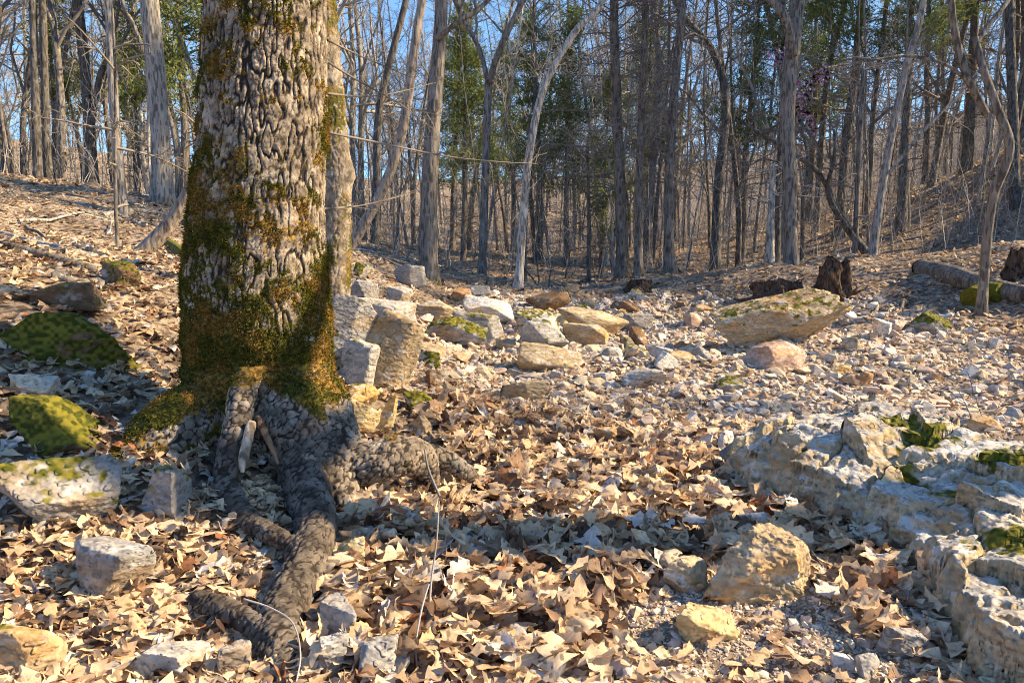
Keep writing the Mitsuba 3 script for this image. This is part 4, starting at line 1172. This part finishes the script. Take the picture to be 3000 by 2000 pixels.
def log(label, ctrl, r0, r1, tone=3, moss=0., name='log', cat='log', bsdf='bark_material', lift=.6, sides=12, twigs=0, seed=0):
    pts = []
    for px, py in ctrl:
        g = on_ground(px, py); pts.append(g + [0, 0, r0 * lift])
    q = catmull(np.array(pts), 10)
    r = np.linspace(r0, r1, len(q)) * (.85 + .3 * meshkit.noise(q * 4 + seed, seed))
    m = MB(); v, f, uv = tube(q, r, sides, tone, np.full(len(q), moss)); m.add(v, f, uv)
    if twigs:
        grow(np.random.default_rng(seed), m, q, r, 1, tone, (twigs, 3), rmin=.002, ratio=.3, up=.02)
    k = thing(name, label, cat); scene[k] = m.ply(bsdf)


log('fallen trunk lying across the terrace towards the near young tree', [(2112, 628), (2190, 648), (2270, 674), (2352, 694), (2420, 700)], .13, .10, 5, .25)
log('mossy log end below the near young tree', [(2232, 706), (2262, 690), (2300, 690)], .13, .11, 5, .75)
log('grey fallen limb lying across the bank leaves', [(235, 500), (300, 488), (360, 492), (410, 508)], .04, .025, 1)
log('mossy limb in the bank slope', [(370, 565), (410, 585), (450, 625)], .07, .05, 2, .6)
log('pale stick lying down the sunny bank', [(0, 540), (90, 565), (170, 585), (250, 600)], .03, .02, 1)
log('dark stick on the bank above the mossy rock', [(10, 575), (110, 600), (220, 628)], .04, .025, 2, .3)
log('grey stick in front of the moss-covered stump', [(120, 640), (190, 655), (300, 640)], .03, .016, 0)
log('pale dead branch lying on the terrace edge', [(1900, 640), (2000, 632), (2120, 622)], .02, .01, 1, name='stick', cat='stick')
log('white stick pointing down from the tilted slab', [(1922, 738), (1950, 760), (1985, 782)], .02, .012, 4, name='stick', cat='stick')
log('thin dark stick bowed over the gnarled rock', [(1560, 1295), (1620, 1312), (1700, 1305), (1800, 1282), (1850, 1300), (1885, 1345)], .005, .003, 2, name='stick', cat='stick', sides=6, lift=14)
log('grey curved stick between the boulder and the leaves', [(1990, 1420), (2060, 1432), (2140, 1415), (2200, 1395)], .007, .004, 0, name='stick', cat='stick', sides=6, lift=4, twigs=4)
log('pale thin stick slanting in front of the white stone', [(1560, 1040), (1620, 1000), (1680, 960)], .008, .005, 4, name='stick', cat='stick', sides=6, lift=2)
log('dark twig lying behind the boulder crest', [(2080, 985), (2160, 990), (2240, 980), (2290, 950)], .008, .004, 2, name='stick', cat='stick', sides=6, lift=3, twigs=4)
log('brown fallen branch at the head of the bed', [(1200, 668), (1260, 660), (1330, 650), (1400, 648)], .03, .015, 2, name='stick', cat='stick', twigs=5)


rs_ = np.random.default_rng(404)
for k_, (zone, place_) in enumerate([(poly([(0, 440), (430, 500), (430, 680), (0, 680)]), 'on the sunny bank')] * 16 + [(poly([(1500, 690), (1500, 640), (2340, 645), (2340, 700)]), 'on the terrace')] * 14 + [(poly([(800, 640), (1000, 600), (1150, 640), (1000, 680)]), 'on the wooded slope')] * 8):
    a_ = points_in(rs_, zone, 1, 0)[0]
    an_ = rs_.uniform(0, 2 * np.pi); L_ = rs_.uniform(.4, 1.6)
    q_ = wander(rs_, [a_[0], a_[1], 0], [math.cos(an_), math.sin(an_), 0], L_, 7, .16, 0)
    r_ = np.linspace(rs_.uniform(.008, .022), .004, 8)
    q_[:, 2] = H(q_[:, 0], q_[:, 1]) + .03 + .03 * rs_.random(8)
    m_ = MB(); tn_ = int(rs_.choice([0, 1, 2, 4, 5])); m_.add(*tube(q_, r_, 6, tn_))
    grow(rs_, m_, q_, r_, 1, tn_, (4, 3), rmin=.0025, ratio=.35)
    w_ = ['grey', 'pale', 'dark', '', 'whitish', 'brown'][tn_]
    lg_ = 'long' if L_ > 1 else 'short'
    scene[thing('stick', f'{lg_} {w_} forked stick lying {place_}', 'stick', f'{lg_} {w_} sticks {place_}')] = m_.ply('bark_material')


def stem(label, pts, ts, r0, r1, tone, seed=1, bsdf='twig_material', name='stick'):
    c = catmull(np.array([P(px, py, t) for (px, py), t in zip(pts, ts)]), 8)
    m = MB(); m.add(*tube(c, np.linspace(r0, r1, len(c)), 6, tone))
    k = thing(name, label, 'twig'); scene[k] = m.ply(bsdf)


stem('thin upright pale stem standing in the leaves', [(985, 1430), (990, 1340), (1003, 1240), (1008, 1150)], [2.25, 2.25, 2.27, 2.3], .0036, .0026, 1, name='stem')
stem('short crooked stem in the front leaves', [(960, 1545), (955, 1480), (968, 1400), (985, 1340)], [2.06, 2.1, 2.12, 2.15], .0036, .0026, 1, name='stem')
stem('bent dry stem beside the arching root', [(1010, 1140), (985, 1080), (975, 1030)], [2.9, 2.95, 3.0], .006, .004, 0, name='stem')
stem('green thorny vine over the big root', [(560, 1375), (620, 1395), (672, 1430), (690, 1500), (680, 1568)], [2.16, 2.12, 2.05, 1.98, 1.94], .0028, .002, 1, name='vine')


# ------------------------------------------------------------------ cedars and the woods behind, as copies of a few kinds
def bare_kind(seed, h, r, tone, kids, lean=.04):
    rng = np.random.default_rng(seed)
    pts = wander(rng, [0, 0, -.15], [rng.normal(0, lean), rng.normal(0, lean), 1], h, 9, .05, .02)
    rad = np.linspace(r, r * .22, 10) * .78
    v, f, uv, q, rr = trunk_mesh(pts, rad, tone, 8, 0, seed=seed % 40, flare=1.4)
    a, b = MB(), MB(); a.add(v, f, uv)
    grow(rng, b, q, rr, 0, tone, kids, start=.14, rmin=.005, ratio=.30, up=.06)
    return {'type': 'shapegroup', 'trunk': a.ply('bark_material'), 'twigs': b.ply('twig_material')}


def cedar_kind(seed, h, r, base, wide, dens, tone=5):
    rng = np.random.default_rng(seed)
    pts = wander(rng, [0, 0, -.15], [0, 0, 1], h, 8, .03, .03)
    rad = np.linspace(r, r * .12, 9)
    v, f, uv, q, rr = trunk_mesh(pts, rad, tone, 8, 0, seed=seed % 40, flare=1.6)
    a, b, c = MB(), MB(), MB(); a.add(v, f, uv)
    cs, ds = [], []
    nb = int(dens)
    for k in range(nb):
        u = rng.uniform(base, .99)
        p0 = np.array([np.interp(u * h, q[:, 2], q[:, m]) for m in range(3)])
        an = rng.uniform(0, 2 * np.pi)
        L = wide * (1 - ((u - base) / (1 - base)) ** 1.4 * .85) * rng.uniform(.5, 1.1)
        br = wander(rng, p0, [math.cos(an), math.sin(an), rng.uniform(-.1, .55)], L, 6, .12, .03)
        b.add(*tube(br, np.linspace(.018, .005, 7), 3, tone, cap=False))
        m = int(10 + 12 * L)
        w = rng.random(m) ** .7
        x = np.stack([np.interp(w, np.linspace(0, 1, 7), br[:, i]) for i in range(3)], 1) + rng.normal(0, .13, (m, 3))
        cs.append(x); ds.append(np.tile(nrm(br[-1] - br[0]), (m, 1)))
    for k in range(int(dens * .5)):      # dead lower branches
        u = rng.uniform(.08, max(base, .12))
        p0 = np.array([np.interp(u * h, q[:, 2], q[:, m]) for m in range(3)]); an = rng.uniform(0, 2 * np.pi)
        br = wander(rng, p0, [math.cos(an), math.sin(an), .2], wide * rng.uniform(.4, .9), 6, .12, -.05)
        b.add(*tube(br, np.linspace(.014, .004, 7), 3, tone, cap=False)); grow(rng, b, br, np.linspace(.012, .004, 7), 1, tone, (4,), rmin=.004)
    x, d = np.vstack(cs), np.vstack(ds)
    K = 7
    x = np.repeat(x, K, 0) + rng.normal(0, .07, (len(x) * K, 3)); d = np.repeat(d, K, 0) + rng.normal(0, .6, x.shape)
    d /= np.linalg.norm(d, axis=1, keepdims=True)
    sd = np.cross(d, rng.normal(size=d.shape)); sd /= np.linalg.norm(sd, axis=1, keepdims=True)
    ln, wd = rng.uniform(.08, .20, (len(x), 1)), rng.uniform(.016, .036, (len(x), 1))
    V = np.stack([x - sd * wd * .4, x + sd * wd, x + d * ln], 1).reshape(-1, 3)
    c.add(V, np.arange(len(V)).reshape(-1, 3), np.stack([np.repeat(rng.random(len(x)), 3), np.zeros(len(V))], 1))
    return {'type': 'shapegroup', 'trunk': a.ply('bark_material'), 'branches': b.ply('twig_material'), 'foliage': c.ply('cedar_material', False)}


KINDS = []
for k, (h, r, tone, kids) in enumerate([(15, .12, 0, (18, 8, 7)), (16, .15, 1, (18, 8, 7)), (13, .085, 2, (16, 7, 7)), (14, .10, 5, (16, 8, 7)), (11, .06, 1, (14, 7, 6)), (9, .045, 0, (14, 6, 5)), (17, .17, 0, (18, 8, 7)), (12, .075, 4, (15, 7, 7))]):
    scene[f'bare_tree_shape_{k}'] = bare_kind(500 + k, h, r, tone, kids); KINDS.append(f'bare_tree_shape_{k}')
CED = []
for k, (h, r, base, wide, dens) in enumerate([(7.5, .10, .25, 1.5, 62), (11, .15, .36, 2.1, 85), (6, .08, .2, 1.2, 50), (13, .17, .40, 2.6, 110)]):
    scene[f'cedar_shape_{k}'] = cedar_kind(600 + k, h, r, base, wide, dens); CED.append(f'cedar_shape_{k}')


def copy(name, shape, label, cat, group, x, y, s, rz, tilt=(0, 0)):
    k = thing(name, label, cat, group)
    for part in ('twigs', 'branches', 'foliage'):
        if part in scene[shape]:
            labels[f'{k}__{part}'] = {'kind': 'stuff'}
    scene[k] = {'type': 'instance', 'group': {'type': 'ref', 'id': shape}, 'to_world': T().translate([float(x), float(y), float(H(x, y))]).rotate([0, 0, 1], float(rz)).rotate([1, 0, 0], float(tilt[0])).rotate([0, 1, 0], float(tilt[1])).scale(float(s))}


def col(px, y):       # the place at that distance in the direction of the column px
    return (px - CX) / F * y


for px, y, kind, s, lab in [
    (1238, 24, 1, .75, 'pointed green cedar rising behind the pale leaning tree'), (1300, 22, 0, .95, 'bright green cedar behind the tall dead cedar'), (1065, 20, 0, .85, 'olive cedar filling the gap behind the Y-shaped trunk'),
    (1040, 27, 1, .7, 'dark cedar behind the stout brown trunk'), (440, 17, 0, 1.0, 'green cedar between the thick light trunk and the massive one'), 
    (330, 20, 2, 1.1, 'small cedar behind the pale crooked trunk'), (150, 24, 0, .95, 'grey-green cedar among the trunks beyond the bank crest'),
    (1920, 23, 3, .95, 'tall full cedar behind the lichened trunk'), (2060, 21, 3, .9, 'broad cedar crown above the slender outward tree'), (2200, 24, 3, 1.0, 'deep green cedar crown on the hillside'), (2320, 22, 1, 1.1, 'dark cedar high on the hill edge'),
    (1700, 24, 1, .85, 'shadowy cedar behind the crooked dark trunk'), (1480, 30, 1, .9, 'far cedar between the two straight cedar trunks'), (1180, 34, 1, .9, 'distant cedar down the valley'),
    (1380, 19, 2, .8, 'low yellow-green cedar at the head of the bed'), (1850, 30, 1, 1.0, 'cedar deep in the shade of the hill'), (2110, 33, 3, 1.0, 'tall cedar further up the hill'), (620, 26, 1, .9, 'cedar hidden behind the massive trunk'),
    (700, 20, 0, .9, 'cedar behind the twin trunk')]:
    copy('cedar_tree', CED[kind], lab, 'tree', 'cedars in the woods', col(px, y), y, s, (px * 37) % 360)

rng = np.random.default_rng(2024)
placed = [np.array([col(px, y), y]) for px, y in [(984, 11), (1106, 13.5), (1190, 12), (1430, 13.4), (1538, 13.4), (1818, 12.6), (374, 12), (282, 10.5), (1998, 12.6)]]


def wood(n, xr, yr, kinds, label, group, smin=.8, smax=1.2, gap=.9, power=1.0):
    got = tries = 0
    while got < n and tries < n * 60:
        tries += 1
        y = yr[0] + (yr[1] - yr[0]) * rng.random() ** power
        x = rng.uniform(*xr(y))
        if any((x - q[0]) ** 2 + (y - q[1]) ** 2 < gap ** 2 for q in placed):
            continue
        placed.append(np.array([x, y])); got += 1
        kd = kinds[rng.integers(len(kinds))]
        far = 'nearest rows' if y < yr[0] * 1.35 else 'middle rows' if y < yr[0] * 2.1 else 'farthest rows'
        copy('bare_tree', KINDS[kd], f'{KDESC[kd]} {label}, {far}', 'tree', f'{KDESC[kd]} {group}, {far}', x, y, rng.uniform(smin, smax), rng.uniform(0, 360), rng.normal(0, 2.2, 2))


ALLK = list(range(8))
KDESC = ['grey mid-sized', 'pale stout', 'dark slim', 'brown slim', 'pale thin', 'very thin grey', 'thickest grey', 'whitish thin'] + ['thin distant pale', 'distant grey', 'distant dark']
wood(62, lambda y: (-.72 * y - 1, -.20 * y - .5), (13.5, 48), ALLK, 'bare tree in the woods on the sunny bank', 'bare trees on the sunny bank', power=1.3)
wood(66, lambda y: (-.22 * y, .18 * y), (21, 75), ALLK, 'bare tree in the woods up the valley', 'bare trees up the valley', power=1.2)
wood(88, lambda y: (.16 * y, .74 * y), (17, 60), ALLK, 'bare tree on the shaded hillside', 'bare trees on the shaded hillside', power=1.2)
wood(34, lambda y: (-.2 * y, .5 * y), (15.5, 30), [4, 5, 5], 'bare sapling at the head of the bed', 'saplings at the head of the bed', .35, .7, .5)
for k, (h, r, tone, kids) in enumerate([(15, .11, 1, (13, 7, 4)), (16, .14, 0, (14, 7, 4)), (14, .10, 2, (12, 7, 4))]):
    scene[f'far_tree_shape_{k}'] = bare_kind(560 + k, h, r, tone, kids); KINDS.append(f'far_tree_shape_{k}')
for k in range(170):
    y = 44 + 76 * rng.random() ** 1.2
    x = rng.uniform(-.72 * y, .72 * y)
    scene[f'far_woods__{k:03d}'] = {'type': 'instance', 'group': {'type': 'ref', 'id': KINDS[[8, 8, 9, 10][k % 4]]}, 'to_world': T().translate([float(x), float(y), float(H(x, y))]).rotate([0, 0, 1], float(k * 77 % 360)).scale(float(rng.uniform(.8, 1.2)))}
labels['far_woods'] = {'label': 'thin bare woods on the far slopes', 'category': 'woods', 'kind': 'stuff'}
for x, y, k, t in [(17, 13, 3, 1), (18.5, 16, 1, 1.1), (20.5, 12, 3, 1.1), (15.8, 17.2, 1, 1.0)]:
    copy('cedar_tree', CED[k], 'tall cedar on the upper hillside', 'tree', 'cedars on the upper hillside', x, y, t, x * 40 % 360)
# trees out of frame on the sun's side, whose shade falls over the bed
for x, y, k, s in [(4.9, 2.55, 6, 1.3), (12, -5, 0, 1), (17, 4, 3, 1), (19, -3, 4, 1), (10.5, 8.5, 0, 1), (15, 11, 2, 1)]:
    copy('bare_tree', KINDS[k], 'bare tree standing beside the creek bed', 'tree', 'bare trees beside the creek bed', x, y, s, x * 50 % 360)

# redbud in bloom
rng = np.random.default_rng(5)
kr = thing('redbud_tree', 'small redbud with pink blossom behind the lichened trunk', 'tree')
yb = 17.0
tw, bl = MB(), MB()
x0 = col(1840, yb); z0 = float(H(x0, yb))
tp = wander(rng, [x0, yb, z0 - .1], [0, 0, 1], 3.2, 6, .12, .05)
m = MB(); m.add(*tube(tp, np.linspace(.05, .025, 7), 7, 2)); m.put(kr + '__trunk', 'bark_material')
for ctrl in [[(1832, 235), (1838, 260)], [(1790, 175), (1800, 130), (1812, 105)], [(1845, 260), (1838, 200), (1832, 175)], [(1850, 215), (1848, 240)], [(1870, 190), (1890, 180), (1902, 172)], [(1862, 185), (1880, 170)], [(1865, 300), (1855, 265)], [(1780, 130), (1795, 150)]]:
    pts = np.vstack([tp[-1:], plane_pts(ctrl, yb)])
    c = catmull(pts, 6)
    tw.add(*tube(c, np.linspace(.012, .005, len(c)), 4, 2, cap=False))
    tail = c[6:]
    x = tail[rng.integers(0, len(tail), 34)] + rng.normal(0, .08, (34, 3))
    x = np.repeat(x, 3, 0) + rng.normal(0, .02, (102, 3))
    e = rng.normal(0, .026, (102, 3, 3)); V = (x[:, None] + e).reshape(-1, 3)
    bl.add(V, np.arange(len(V)).reshape(-1, 3), (0, 0))
k = tw.put(kr + '__branches', 'twig_material'); labels[k] = {'kind': 'stuff'}
k = bl.put(kr + '__blossom', 'blossom_material', False); labels[k] = {'label': 'pink blossom clusters', 'kind': 'stuff'}

# undergrowth: thin stems and brush at the foot of the woods
rng = np.random.default_rng(31)
mb = MB()
for _ in range(1900):
    y = rng.uniform(12.5, 46)
    x = rng.uniform(-.7 * y, .72 * y)
    if (-.08 * y < x < .62 * y) and y < 14.2:
        continue
    z = float(H(x, y)); L = rng.uniform(.5, 2.6)
    q = wander(rng, [x, y, z], [rng.normal(0, .25), rng.normal(0, .25), 1], L, 4, .10, .02)
    r = np.linspace(.008, .0035, 5); tn = int(rng.integers(0, 5))
    mb.add(*tube(q, r, 3, tn, cap=False))
    grow(rng, mb, q, r, 1, tn, (4, 1), rmin=.003, start=.25)
mb.put('undergrowth', 'twig_material')
labels['undergrowth'] = {'label': 'thin leafless brush at the foot of the woods', 'category': 'undergrowth', 'kind': 'stuff'}
